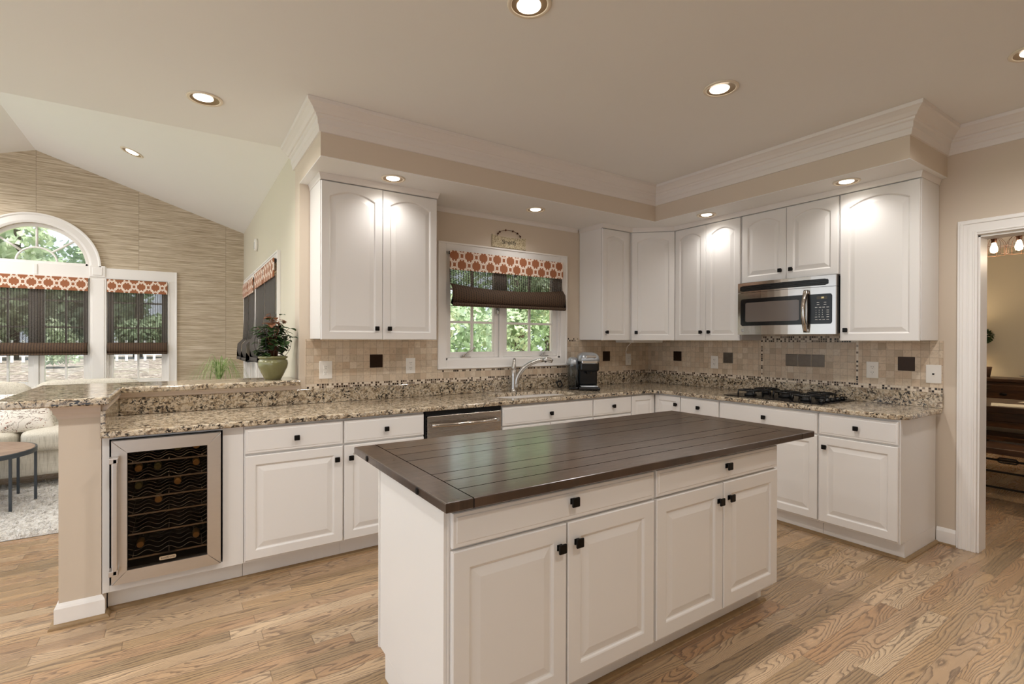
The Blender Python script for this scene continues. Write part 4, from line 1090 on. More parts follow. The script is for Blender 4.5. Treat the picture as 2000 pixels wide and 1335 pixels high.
for s in (-1, 1): m.tube([(.045 + s * (.003 + .0028 * math.cos(a)), bow(.045) + .0022, 1.452 + .0045 * math.sin(a)) for a in [2 * PI * k / 16 for k in range(14)]], .0008, 5)
m.build('emblem_mark', 'chrome', em)

# ------------------------------------------------------------------ gas cooktop
t = thing('gas_cooktop', 'black gas cooktop with cast iron grates set in the granite', 'cooktop', (-.28, -1.665, .914))
m = MB(); m.box(-.535, -.035, -2.045, -1.275, .9145, .9215, .003); m.build('glass_base', 'blackp', t)
burn = [(-.40, -1.43, .075), (-.16, -1.43, .060), (-.285, -1.66, .09), (-.40, -1.865, .060), (-.16, -1.865, .075)]
for bx, by, r in burn:
    m = MB(); m.lathe([(r * .62, .9216), (r * .60, .934), (r * .42, .936), (r * .42, .943), (r * .30, .946)], (bx, by, 0), 20); bo = m.build('burner', 'blackm', t)
    m = MB(); h = .962; g_ = .092
    m.tube([(bx + g_ * math.cos(a) * (1.0 if k % 2 == 0 else .93), by + g_ * math.sin(a) * (1.0 if k % 2 == 0 else .93), h) for k, a in enumerate([2 * PI * q / 8 + PI / 8 for q in range(8)])], .0062, 8, closed=True)
    for q in range(4):
        a = PI / 2 * q + PI / 4; c_, s_ = math.cos(a), math.sin(a)
        m.tube([(bx + g_ * c_, by + g_ * s_, h), (bx + g_ * .55 * c_, by + g_ * .55 * s_, h + .003), (bx + .022 * c_, by + .022 * s_, h + .001)], .0058, 8)
        m.tube([(bx + g_ * c_, by + g_ * s_, h), (bx + g_ * 1.03 * c_, by + g_ * 1.03 * s_, .9225)], .0060, 8)
    m.build('grate', 'iron', t)
for kx in (-.44, -.36, -.28, -.20, -.12):
    m = MB(); m.lathe([(.019, .9216), (.019, .930), (.015, .946), (.001, .948)], (kx, -1.995, 0), 16); m.build('knob', 'blackp', t)

# ------------------------------------------------------------------ outlets and plates
def plate(F, u, z, lb, kind, w=.078, h=.122):
    o = F @ Vector((u, T_, z - h / 2))
    t = thing('outlet' if kind == 'outlet' else 'wall_plate', lb, 'outlet' if kind == 'outlet' else 'wall plate', o, 'white plates on the tile')
    m = MB(F); m.box(u - w / 2, u + w / 2, T_ + .0003, T_ + .006, z - h / 2, z + h / 2, .0025); m.build('cover_plate', 'white_p', t)
    if kind == 'outlet':
        for dz in (-.020, .020):
            m = MB(F); m.prism  # faceplate insert
            m.box(u - .017, u + .017, T_ + .005, T_ + .0078, z + dz - .0145, z + dz + .0145, .006); sk = m.build('socket', 'white_p', t)
            m = MB(F)
            for du in (-.0065, .0065): m.box(u + du - .0012, u + du + .0012, T_ + .0072, T_ + .0083, z + dz - .001, z + dz + .008)
            m.lathe([(.0024, T_ + .0072), (.0024, T_ + .0083)], (u, 0, z + dz - .0085), 10, 'y'); m.build('slot', 'slot', sk)
    else:
        m = MB(F); m.box(u - .010, u + .010, T_ + .005, T_ + .010, z - .012, z + .012, .001); m.build('jack', 'white_p', t)
        m = MB(F); m.box(u - .006, u + .006, T_ + .0095, T_ + .0106, z - .006, z + .006); m.build('jack_hole', 'slot', t)
FB = backF(0, 0); FR_ = rightF(0, 0)
plate(FB, -3.423, 1.148, 'white duplex outlet beside the potted plant end of the tile', 'outlet', .09, .128)
plate(FB, -2.775, 1.162, 'white duplex outlet just left of the sink window', 'outlet')
plate(FB, -.322, 1.165, 'white duplex outlet in the corner with a white cord plugged in', 'outlet')
plate(FR_, .832, 1.160, 'white duplex outlet left of the cooktop near the corner', 'outlet')
plate(FR_, 2.150, 1.153, 'white duplex outlet right of the cooktop', 'outlet')
plate(FR_, 2.512, 1.143, 'white phone jack plate at the end of the tile by the doorway', 'plate', .085, .125)
m = MB(); m.tube([(-.42, -.14, 1.342), (-.40, -.07, 1.30), (-.392, -.045, 1.25), (-.37, -.035, 1.20), (-.335, -.034, 1.186)], .0035, 8); m.box(-.336, -.308, -.040, -.0185, 1.172, 1.200, .004)
m.tube([(-.325, -.03, 1.184), (-.31, -.05, 1.175), (-.29, -.045, 1.16), (-.285, -.03, 1.168)], .003, 6)
tag(m.build('power_cord', 'white_p', None), 'thin white cord from under the corner cabinet to its outlet', 'cord')

# ------------------------------------------------------------------ plaque above the window
t = thing('wall_plaque', 'small crackled plaque reading Simplify above the kitchen window', 'sign', (-1.84, -.01, 2.188))
m = MB(frame((0, 0, 0), (1, 0, 0), (0, 0, 1), (0, -1, 0)))
pts = [(-2.02, 2.19), (-1.663, 2.19), (-1.663, 2.298)] + [(-1.841 + .178 * math.cos(a), 2.298 - .014 * math.sin(a)) for a in [PI * k / 10 for k in range(1, 10)]] + [(-2.02, 2.298)]
m.prism(pts, .002, .014); m.build('board', 'plaque', t)
text('lettering', 'Simplify', .050, 'slot', t, frame((-1.845, -.0148, 2.240), (1, 0, 0), (0, 0, 1), (0, -1, 0)), .0006)
m = MB(); hp = [(-1.841 + .125 * math.cos(a), -.012, 2.290 + .060 * math.sin(a)) for a in [PI * k / 20 for k in range(21)]]
m.tube(hp, .002, 6); m.build('wire_hanger', 'rust', t)
for i in (2, 5, 8, 12, 16, 18):
    m = MB(); m.sphere(hp[i], .0085); m.build('bead', 'rust', t)

# ------------------------------------------------------------------ island
IX0, IX1, IY0, IY1, IZ = -3.641, -1.448, -2.4204, -1.481, .881
F0 = frame((-3.611, -2.365, 0), (1, 0, 0), (0, -1, 0))
IW = .9325
for i, lb in enumerate(('white island cabinet, left half, nearest the wine cooler', 'white island cabinet, right half, nearest the cooktop')):
    F = frame((-3.611 + i * IW, -2.365, 0), (1, 0, 0), (0, -1, 0)); D_ = .61
    t = thing('island_cabinet', lb, 'cabinet', (-3.611 + (i + .5) * IW, -2.06, 0), 'island base cabinets')
    MB(F).box(.0005, IW - .0005, -D_, 0, .110, .848, .001).build('cabinet_body', 'cabinet', t)
    a, b = (.0, 0) if i == 0 else (0, .0)
    MB(F).box(.0005, IW - .0005 - b, -D_ + .075, -.068, 0, .1098).build('toe_kick', 'cabinet', t)
    if i == 0:
        m = MB(F); m.box(-.006, .0, -D_ + .012, -.012, .112, .847, .001); m.box(-.010, .0, -.012, .0, .110, .848, .001); m.box(-.010, 0, -D_, -D_ + .012, .110, .848, .001); m.box(-.006, 0, -D_ + .075, -.068, 0, .112)
        m.build('side_panel', 'cabinet', t)
    else:
        pass
    k = drawer(F, .012, IW - .003, .722, .832, t); knob(F, IW / 2 + .025, .788, k, 1.12)
    k = door(F, .012, IW / 2 - .001, .130, .712, t, sw=.062); knob(F, IW / 2 - .035, .634, k, 1.12)
    k = door(F, IW / 2 + .0145 - .008, IW - .003, .130, .712, t, sw=.062); knob(F, IW / 2 + .045, .638, k, 1.12)
qround('trim_quarter_round_island', [(-3.617, -1.83), (-3.617, -2.297), (-1.746, -2.297), (-1.746, -1.83), (-3.617, -1.83)], .0005)
m = MB(); m.slab([(IX0, IY0), (IX1, IY0), (IX1, IY1), (IX0, IY1)], .8488, IZ, (), [(.004, IZ), (.001, IZ - .0015), (0, IZ - .005), (0, .852), (.003, .8488)])
it = m.build('island_worktop', 'island', None, label='dark stained plank island worktop with breadboard ends and a deep overhang', cat='worktop')
for y in (-1.669, -2.206):
    m = MB(); m.lathe([(.0135, IX0 - .0028), (.0135, IX0 + .001)], (0, y, .8645), 6, 'x'); m.lathe([(.008, IX0 - .005), (.008, IX0 - .002)], (0, y, .8645), 10, 'x'); m.build('bolt_head', 'black', it)
m = MB(); m.box(-3.5465, -3.5435, IY0 - .0006, IY0 + .001, .850, .879); m.box(-1.5765, -1.5735, IY0 - .0006, IY0 + .001, .850, .879); m.build('seam', 'gap', it)

# ------------------------------------------------------------------ recessed lights
def downlight(label, p, r, tilt=None, w=1.0, normal=(0, 0, -1), group='recessed ceiling lights', aim=None):
    n = Vector(normal).normalized(); q = n.to_track_quat('-Z', 'Y').to_matrix().to_4x4()
    Mx = Matrix.Translation(p) @ q          # local -z points into the room
    t = thing('recessed_light', label, 'recessed light', p, group)
    m = MB(Mx); m.lathe([(r, -.0005), (r, -.004), (r * .96, -.007), (r * .84, -.007), (r * .80, -.0045), (r * .80, -.0005)], n=36, cap0=False, cap1=False); m.rings
    m.build('trim_ring', 'lampring', t)
    m = MB(Mx); m.lathe([(r * .805, -.0048), (r * .62, .0), (r * .50, .0)], n=36, cap0=False, cap1=False)
    m.build('baffle', 'baffle', t)
    a = Vector(aim if aim else (0, 0, -1)); loc = q.inverted().to_3x3() @ a * .0
    ax, ay = 0, 0
    if aim:
        l = q.inverted().to_3x3() @ Vector(aim); ax, ay = l.x * r * .22, l.y * r * .22
    m = MB(Mx); m.lathe([(.001, -.0085), (r * .40, -.0075), (r * .53, -.0035), (r * .55, .0)], c=(ax, ay, 0), n=30, cap1=False)
    m.build('bulb', 'bulb', t)
    ld = bpy.data.lights.new('lamp_light', 'SPOT'); ld.energy = LAMP_W * w; ld.color = LAMP_COL; ld.spot_size = R(150); ld.spot_blend = .9; ld.shadow_soft_size = .05
    lo = bpy.data.objects.new('lamp_light', ld); COL.objects.link(lo); lo.parent = t
    lo.matrix_local = Matrix.Translation(n * .03) @ q
    return t
cz = CH - .0005
downlight('recessed light at the top centre of the kitchen ceiling, above the island', (-3.085, -2.06, cz), .093, aim=(.3, .6, -1))
downlight('recessed light in the flat ceiling left of the soffit corner', (-4.180, -.338, cz), .093, aim=(-.4, -.5, -1))
downlight('recessed light in the flat ceiling toward the cooktop wall', (-1.792, -2.083, cz), .093, aim=(.0, .5, -1))
downlight('recessed light at the right edge of the photo near the dining doorway', (-.86, -3.14, cz), .093, aim=(0, 0, -1))
sz = SB - .0005
downlight('small recessed light in the soffit above the left wall cabinet', (-3.094, -.480, sz), .082, w=.16)
downlight('small recessed light in the soffit over the sink window', (-1.815, -.372, sz), .082, w=.16)
downlight('small recessed light in the soffit between the corner and the microwave', (-.478, -1.067, sz), .082, w=.16)
downlight('small recessed light in the soffit in front of the tall end cabinet', (-.478, -2.165, sz), .082, w=.16)
vn = Vector((-.3336, 0, -1)).normalized()
vz = lambda x: CH + .3336 * (FX - x)
downlight('recessed light in the sloped vault above the family room', (-4.68, 2.155, vz(-4.68) - .0005), .093, normal=tuple(vn), w=1.0)
vn2 = (.3164, 0, -.9486)
for i, (x, y) in enumerate(((-6.58, 2.155), (-6.58, 3.2), (-6.58, 1.0))):  # fill lamps added out of view to brighten the family room
    downlight(('added unseen recessed light in the left slope of the vault, middle', 'added unseen recessed light in the left slope of the vault nearest the gable', 'added unseen recessed light in the left slope of the vault nearest the kitchen')[i], (x, y, CH + .3336 * (x + 7.66) - .0005), .093, normal=vn2, w=1.3)
# extra ceiling lamps added out of view to brighten the kitchen
for i, (x, y) in enumerate(((-4.35, -2.06), (-5.6, -2.1), (-3.1, -3.9), (-5.4, -.35))):
    downlight(('added unseen recessed light above the camera side of the island', 'added unseen recessed light furthest left over the kitchen', 'added unseen recessed light behind the camera', 'added unseen recessed light over the left end of the peninsula')[i], (x, y, cz), .093)

# ------------------------------------------------------------------ plants
def leaf(m, base, d, up, L, W, curl=.3, n=4):
    d = Vector(d).normalized(); up = Vector(up); s = d.cross(up).normalized(); nn = s.cross(d).normalized()
    A, B = [], []
    mid = []
    for k in range(n + 1):
        t_ = k / n; c = Vector(base) + d * L * t_ + nn * (-curl * L * t_ * t_); w = W * math.sin(PI * min(1, t_ * .92 + .06)) ** .8
        A.append(c - s * w + nn * w * .25); mid.append(c); B.append(c + s * w + nn * w * .25)
    va = [m.v(p) for p in A]; vm = [m.v(p) for p in mid]; vb = [m.v(p) for p in B]
    for k in range(n):
        for X, Y in ((va, vm), (vm, vb)):
            f = m.bm.faces.new((X[k], Y[k], Y[k + 1], X[k + 1])); f.smooth = True
rng = random.Random(3)
px, py, pz = -3.755, .10, 1.0865
t = thing('potted_plant', 'green leafy plant with rusty new growth in a round sage pot on the bar end', 'potted plant', (px, py, pz))
m = MB(); m.lathe([(.050, 0), (.054, .004), (.075, .045), (.093, .085), (.098, .112), (.094, .135), (.082, .142), (.088, .146), (.094, .150), (.097, .157), (.093, .164), (.084, .165), (.080, .155), (.078, .145)], (px, py, pz), 40)
m.build('pot', 'pot', t)
m = MB(); m.lathe([(.079, .146), (.04, .150), (.001, .152)], (px, py, pz), 20, cap0=False); m.build('soil', 'soil', t)
m = MB(); sc = Vector((px, py, pz + .255)); rs = .118
for a in (0, PI / 3, 2 * PI / 3):
    m.tube([tuple(sc + Vector((rs * math.cos(b) * math.cos(a), rs * math.cos(b) * math.sin(a), rs * math.sin(b)))) for b in [2 * PI * k / 40 for k in range(40)]], .0016, 6, closed=True)
for h in (-.05, .05): m.tube([tuple(sc + Vector((math.sqrt(rs * rs - h * h) * math.cos(b), math.sqrt(rs * rs - h * h) * math.sin(b), h))) for b in [2 * PI * k / 40 for k in range(40)]], .0016, 6, closed=True)
m.build('wire_sphere', 'wire', t)
m = MB(); m2 = MB(); m3 = MB()
for i in range(44):
    a = rng.uniform(0, 2 * PI); rad = rng.uniform(.02, .115); hh = rng.uniform(.04, .31) * (1 - .35 * rad / .135)
    if i % 4 == 0: hh = rng.uniform(.22, .33); rad *= .6
    tip = Vector((px + rad * math.cos(a), py + rad * math.sin(a), pz + .15 + hh)); b0 = Vector((px + .02 * math.cos(a), py + .02 * math.sin(a), pz + .148))
    c1 = b0 + Vector((.25 * (tip.x - b0.x), .25 * (tip.y - b0.y), hh * .6)); pts = [tuple(b0), tuple(c1), tuple(tip)]
    m3.tube(pts, [.0028, .002, .0014], 5)
    for j in range(5):
        s = .45 + .14 * j; q = b0.lerp(c1, s * 2) if s < .5 else c1.lerp(tip, (s - .5) * 2); b = a + rng.uniform(-1.4, 1.4)
        d = (math.cos(b), math.sin(b), rng.uniform(-.3, .5)); L = rng.uniform(.042, .066)
        rusty = q.z > pz + .385 and rng.random() < .8
        leaf(m2 if rusty else m, q, d, (0, 0, 1), L, L * .40, .35)
m.build('green_leaves', 'leaf_dark', t, kind='stuff'); m2.build('rusty_leaves', 'leaf_rust', t, label='rust coloured young leaves', kind='stuff'); m3.build('stems', 'leaf_rust', t)

# spider plant on a slim stand behind the bar
sx_, sy_ = -3.96, 2.30
t = thing('plant_stand', 'slim dark pedestal stand by the grasscloth corner', 'plant stand', (sx_, sy_, 0))
m = MB(); m.lathe([(.16, 0), (.16, .015), (.03, .03), (.022, .05), (.022, .74), (.05, .76)], (sx_, sy_, 0), 24); m.build('pedestal', 'darkwood', t)
m = MB(); m.lathe([(.15, .76), (.155, .77), (.155, .785), (.15, .79)], (sx_, sy_, 0), 28); m.build('stand_top', 'darkwood', t)
t = thing('spider_plant', 'spider plant with arching striped blades behind the bar', 'potted plant', (sx_, sy_, .791))
m = MB(); m.lathe([(.075, .791), (.105, .90), (.112, .915), (.108, .925), (.098, .92), (.095, .90)], (sx_, sy_, 0), 28, cap1=True); m.build('pot', 'white_p', t)
m = MB()
for i in range(85):
    a = rng.uniform(0, 2 * PI); L = rng.uniform(.18, .36); hgt = rng.uniform(.20, .40); w = .0045
    P = []
    for k in range(9):
        s = k / 8; P.append(Vector((sx_ + L * s * math.cos(a), sy_ + L * s * math.sin(a), (.925) + hgt * 3.2 * s - (hgt * 3.2 + rng.uniform(.0, .004)) * s ** 1.9 * (1.0 if L < .2 else 1.12))))
    sd = Vector((-math.sin(a), math.cos(a), 0)); va = [m.v(p - sd * w * (1 - .8 * k / 8)) for k, p in enumerate(P)]; vb = [m.v(p + sd * w * (1 - .8 * k / 8)) for k, p in enumerate(P)]
    for k in range(8): f = m.bm.faces.new((va[k], vb[k], vb[k + 1], va[k + 1])); f.smooth = True
m.build('blades', 'blade', t, kind='stuff')

# ------------------------------------------------------------------ family room furniture
def cushion(m, c, sx, sy, sz, puff=.25, n=10, Mx=None, exx=.22):
    """rounded box cushion"""
    t = bmesh.new(); bmesh.ops.create_cube(t, size=2.0); bmesh.ops.subdivide_edges(t, edges=list(t.edges), cuts=n, use_grid_fill=True)
    for q in t.verts:
        x, y, z = q.co
        def se(v): return math.copysign(abs(v) ** 1.0, v)
        k = 6.0
        l = (abs(x) ** k + abs(y) ** k + abs(z) ** k) ** (1 / k)
        x, y, z = x / l, y / l, z / l
        z *= 1 + puff * (1 - x * x) * (1 - y * y)
        v = Vector((x * sx / 2, y * sy / 2, z * sz / 2))
        if Mx is not None: v = Mx @ v
        q.co = v + Vector(c)
    for f in t.faces: f.smooth = True
    m.merge(t)
t = thing('sofa', 'cream crosshatch linen sofa in front of the arched windows', 'sofa', (-5.75, 2.75, 0))
m = MB(); m.box(-6.95, -4.50, 2.36, 3.26, .13, .36, .03, 3); m.box(-6.95, -4.50, 3.06, 3.26, .36, .84, .04, 3); m.build('sofa_frame', 'linen', t)
for x in (-4.62, -6.95 + .12):
    m = MB(); m.box(x - .12, x + .12, 2.34, 3.24, .13, .62, .05, 4); m.build('arm', 'linen', t)
for x0, x1 in ((-5.505, -4.76), (-6.70, -5.515)):
    m = MB(); cushion(m, ((x0 + x1) / 2, 2.66, .445), x1 - x0 - .006, .74, .19, .22); m.build('seat_cushion', 'linen', t)
for x0, x1 in ((-5.50, -4.64), (-6.50, -5.515)):
    m = MB(); Mx = Matrix.Rotation(R(-12), 3, 'X'); cushion(m, ((x0 + x1) / 2, 2.94, .70), x1 - x0 - .006, .24, .50, .0, Mx=Mx); bc = m.build('back_cushion', 'linen', t)
for x in (-6.85, -4.60):
    for y in (2.76, 3.18):
        m = MB(); m.box(x - .035, x + .035, y - .035, y + .035, .0, .131, .004); m.build('leg', 'darkwood', t)
def pillow(label, c, s, rx, rz, mat, thick=.16):
    m = MB(); Mx = Matrix.Rotation(R(rz), 3, 'Z') @ Matrix.Rotation(R(rx), 3, 'X')
    t_ = bmesh.new(); bmesh.ops.create_grid(t_, x_segments=14, y_segments=14, size=.5)
    for sgn in (1, -1):
        g = bmesh.new(); bmesh.ops.create_grid(g, x_segments=14, y_segments=14, size=.5)
        for q in g.verts:
            x, y = q.co.x * 2, q.co.y * 2; h = (max(0, (1 - x ** 4) * (1 - y ** 4))) ** .6
            pin = 1 - .07 * (x * x * y * y) * 0 - .06 * (1 - abs(x)) * abs(y) ** 2 - .0
            v = Vector((x * s / 2 * (1 - .07 * (1 - y * y) * abs(x)), sgn * thick / 2 * h, y * s / 2 * (1 - .07 * (1 - x * x) * abs(y))))
            q.co = Mx @ v + Vector(c)
        for f in g.faces: f.smooth = True
        m.merge(g)
    t_.free(); bmesh.ops.remove_doubles(m.bm, verts=m.bm.verts, dist=.0005)
    return tag(m.build('throw_pillow', mat, None), label, 'pillow', 'throw pillows on the sofa')
pillow('cream throw pillow printed with brown branches, lying on the sofa seat', (-5.50, 2.58, .685), .43, -36, 8, 'floral')
pillow('plain white throw pillow leaning at the top of the sofa back', (-6.06, 2.66, .75), .46, -18, -14, 'whitecloth')
pillow('sage green throw pillow at the right end of the sofa seat', (-5.04, 2.66, .69), .36, -26, -6, 'sagecloth')

# nesting style round table
t = thing('coffee_table', 'round weathered wood coffee table on thin dark metal legs', 'table', (-5.73, 1.85, .0))
tc = (-5.73, 1.85); tr = .44
m = MB(); m.lathe([(tr - .012, .448), (tr - .012, .474), (tr - .016, .478)], (tc[0], tc[1], 0), 48, smooth=False); m.build('tabletop', 'tablewood', t)
m = MB(); m.lathe([(tr, .440), (tr, .476), (tr - .012, .476), (tr - .012, .440)], (tc[0], tc[1], 0), 48, cap0=False, cap1=False); m.rings
m.build('metal_rim', 'tablemetal', t)
for a in (7, -38, 52, 97, 142, 187, 232, 277):
    x, y = tc[0] + (tr - .012) * math.cos(R(a)), tc[1] + (tr - .012) * math.sin(R(a))
    m = MB(); m.box(x - .009, x + .009, y - .009, y + .009, .030, .441, .002); m.build('leg', 'tablemetal', t)
# shag rug
m = MB(); NX, NY = 150, 110; x0, x1, y0, y1 = -7.2, -4.35, .93, 2.60
grid = []
from mathutils import noise as mn
for j in range(NY + 1):
    row = []
    for i in range(NX + 1):
        e = min(i, NX - i, j, NY - j); x = x0 + (x1 - x0) * i / NX; y = y0 + (y1 - y0) * j / NY
        h = .012 + .022 * mn.noise(Vector((x * 26, y * 26, 0))) + .014 * mn.noise(Vector((x * 60, y * 60, 3)))
        ex = .012 * mn.noise(Vector((x * 30, y * 30, 7))) if e < 1 else 0
        row.append(m.v((x + ex + .006 * mn.noise(Vector((x * 50, y * 50, 1))), y + ex, .0035 if e == 0 else max(.006, .016 + h))))
    grid.append(row)
for j in range(NY):
    for i in range(NX):
        f = m.bm.faces.new((grid[j][i], grid[j][i + 1], grid[j + 1][i + 1], grid[j + 1][i])); f.smooth = True
rb = [m.v((x, y, .0012)) for x, y in ((x0, y0), (x1, y0), (x1, y1), (x0, y1))]; m.bm.faces.new(rb)
rug = m.build('shag_rug', 'rug', None, label='white shag rug under the round coffee table', cat='rug')
m = MB(); rgr = random.Random(9)
for i in range(9000):
    x = rgr.uniform(x0 + .01, x1 - .01); y = rgr.uniform(y0 - .004, y1 - .01); 
    if x < -6.3: continue
    a = rgr.uniform(0, 2 * PI); l = rgr.uniform(.015, .035); w = .0022; z = .024
    d = Vector((math.cos(a), math.sin(a), 0)); s = Vector((-d.y, d.x, 0)); p = Vector((x, y, z)); q = p + d * l + Vector((0, 0, rgr.uniform(.006, .02))) ; r_ = q + d * l * .8 - Vector((0, 0, .012))
    v_ = [m.v(p - s * w), m.v(p + s * w), m.v(q + s * w), m.v(q - s * w), m.v(r_)]
    m.bm.faces.new(v_[:4]); m.bm.faces.new((v_[3], v_[2], v_[4]))
m.build('pile', 'rug', rug, kind='stuff')
# wall chime / detector on the family room side wall
t = thing('wall_sensor', 'white oval sensor high on the family room side wall', 'sensor', (FX, 2.31, 2.33))
m = MB(frame((FX, 2.31, 2.395), (0, 1, 0), (0, 0, 1), (-1, 0, 0)))
m.rings([[(.060 * k * math.cos(a), .068 * k * math.sin(a), h) for a in [2 * PI * q / 32 for q in range(32)]] for k, h in ((1, .001), (1, .018), (.92, .028), (.6, .033))], smooth=True); m.build('housing', 'white_p', t)
m = MB(frame((FX, 2.31, 2.395), (0, 1, 0), (0, 0, 1), (-1, 0, 0))); m.box(-.02, .02, -.045, .03, .030, .0345, .004); m.build('grille', 'grey_p', t)

# ------------------------------------------------------------------ dining room
t = thing('sideboard', 'dark walnut sideboard with drawers against the dining room wall', 'sideboard', (4.5, -2.3, 0))
SX = 4.24
m = MB(); m.box(SX, 4.78, -3.3, -1.62, .86, .90, .008); m.build('top', 'walnut', t)
m = MB(); m.box(SX + .03, 4.77, -3.27, -1.66, .12, .8595, .004); m.build('carcass', 'walnut', t)
for y0, y1 in ((-2.20, -1.72), (-2.72, -2.24), (-3.24, -2.76)):
    for z0, z1 in ((.60, .82), (.38, .58), (.16, .36)):
        m = MB(); m.box(SX + .012, SX + .031, y0, y1, z0, z1, .004); d = m.build('drawer', 'walnut', t)
        m = MB(); m.sphere((SX + .004, (y0 + y1) / 2, (z0 + z1) / 2), .022, sc=(.7, 1.6, .8)); m.build('drawer_pull', 'black', d)
for y in (-3.24, -1.69):
    for x in (SX + .06, 4.73):
        m = MB(); m.box(x - .03, x + .03, y - .03, y + .03, 0, .121, .003); m.build('leg', 'walnut', t)
t = thing('serving_platter', 'long white platter on the sideboard', 'platter', (4.45, -2.40, .901))
m = MB(); m.rings([[(4.45 + .14 * k * math.cos(a), -2.42 + .36 * k * math.sin(a), h) for a in [2 * PI * q / 40 for q in range(40)]] for k, h in ((.6, .901), (.9, .925), (1, .940), (.95, .938), (.6, .910))], smooth=True); m.build('dish', 'platter', t)
# topiary, urn and vase at the left end of the sideboard
t = thing('topiary', 'small dark topiary ball on the sideboard beside the door jamb', 'topiary', (4.62, -1.70, .90))
m = MB(); m.lathe([(.055, .0), (.07, .10), (.075, .13)], (4.62, -1.70, .901), 20); m.build('pot', 'clay', t)
m = MB(); m.cyl((4.62, -1.70, 1.03), (4.62, -1.70, 1.36), .008, 8); m.build('stem', 'bark', t)
m = MB(); rg = random.Random(5)
for i in range(260):
    a, b = rg.uniform(0, 2 * PI), math.asin(rg.uniform(-1, 1)); d = Vector((math.cos(b) * math.cos(a), math.cos(b) * math.sin(a), math.sin(b)))
    leaf(m, Vector((4.62, -1.70, 1.44)) + d * .06, tuple(d + Vector((rg.uniform(-.6, .6), rg.uniform(-.6, .6), rg.uniform(-.6, .6)))), (0, .1, 1), .045, .014, .3, 3)
m.build('leaf_ball', 'leaf_dark', t, kind='stuff')
t = thing('candlestick', 'grey carved stone candle holder with a brown candle on the sideboard by the door jamb', 'candlestick', (4.42, -1.66, .90))
m = MB(); m.lathe([(.05, 0), (.045, .015), (.02, .04), (.03, .075), (.042, .10), (.03, .13), (.018, .155), (.028, .19), (.045, .215), (.055, .225), (.05, .232)], (4.42, -1.66, .901), 24); m.build('holder', 'stone', t)
m = MB(); m.lathe([(.020, 0), (.028, .075)], (4.42, -1.66, 1.134), 16); m.build('candle', 'clay', t)
t = thing('dining_table', 'dark distressed plank dining table seen through the doorway', 'table', (2.5, -3.0, 0))
m = MB(); m.box(2.03, 2.98, -4.3, -1.75, .705, .760, .004); m.build('tabletop', 'walnut', t)
m = MB(); m.box(2.11, 2.90, -4.2, -1.90, .62, .7045, .003); m.build('apron', 'walnut', t)
for x in (2.16, 2.85):
    for y in (-4.12, -1.95):
        m = MB(); m.box(x - .045, x + .045, y - .045, y + .045, 0, .6195, .006); m.build('leg', 'walnut', t)
def bench(label, x0, x1, z, rods):
    t = thing('dining_bench', label, 'bench', ((x0 + x1) / 2, -3.0, 0), 'dining benches')
    m = MB(); m.box(x0, x1, -4.1, -1.85, z - .05, z, .004); m.build('seat', 'walnut', t)
    for y in (-3.95, -2.05):
        m = MB(); m.box(x0 + .03, x1 - .03, y - .035, y + .035, 0, z - .0505, .004); m.build('leg', 'iron', t)
    if rods:
        for zz, xx in ((.36, x0 + .06), (.26, x0 + .05), (.13, x0 + .03)):
            m = MB(); m.cyl((xx, -3.95, zz), (xx, -2.05, zz), .009, 8)
            if zz > .3: m.tube([(xx, -2.50, zz), (xx, -2.52, zz + .018), (xx, -2.62, zz + .018), (xx, -2.64, zz), (xx, -2.62, zz - .018), (xx, -2.52, zz - .018)], .007, 6, closed=True)
            m.build('iron_rod', 'iron', t)
bench('dark plank bench on the near side of the dining table with iron rods', 1.44, 1.79, .465, True)
bench('dark plank bench tucked beneath the dining table', 2.47, 2.80, .475, False)
t = thing('urn_plant', 'green plant in a brown clay pot at the end of the dining table', 'potted plant', (2.30, -2.16, .7605))
m = MB(); m.lathe([(.030, 0), (.026, .02), (.05, .09), (.055, .12), (.05, .125)], (2.27, -2.175, .7605), 20); m.build('pot', 'clay', t)
m = MB()
for i in range(60):
    a = rg.uniform(0, 2 * PI); leaf(m, (2.27, -2.175, .88), (math.cos(a), math.sin(a), rg.uniform(.2, 1.6)), (0, 0, 1), rg.uniform(.06, .11), .018, .5, 4)
m.build('foliage', 'leaf_dark', t, kind='stuff')
for i, (x, y, rz, lb) in enumerate(((2.25, -2.50, 12, 'cream cloth placemat at the near edge of the dining table'), (2.76, -2.62, -6, 'cream cloth placemat further in on the dining table'))):
    m = MB(Matrix.Translation((x, y, .7602)) @ Matrix.Rotation(R(rz), 4, 'Z')); m.box(-.15, .15, -.20, .20, 0, .004, .001); m.box(-.13, .10, -.12, .15, .004, .0075, .001)
    tag(m.build('placemat', 'paper', None), lb, 'placemat', 'placemats on the dining table')
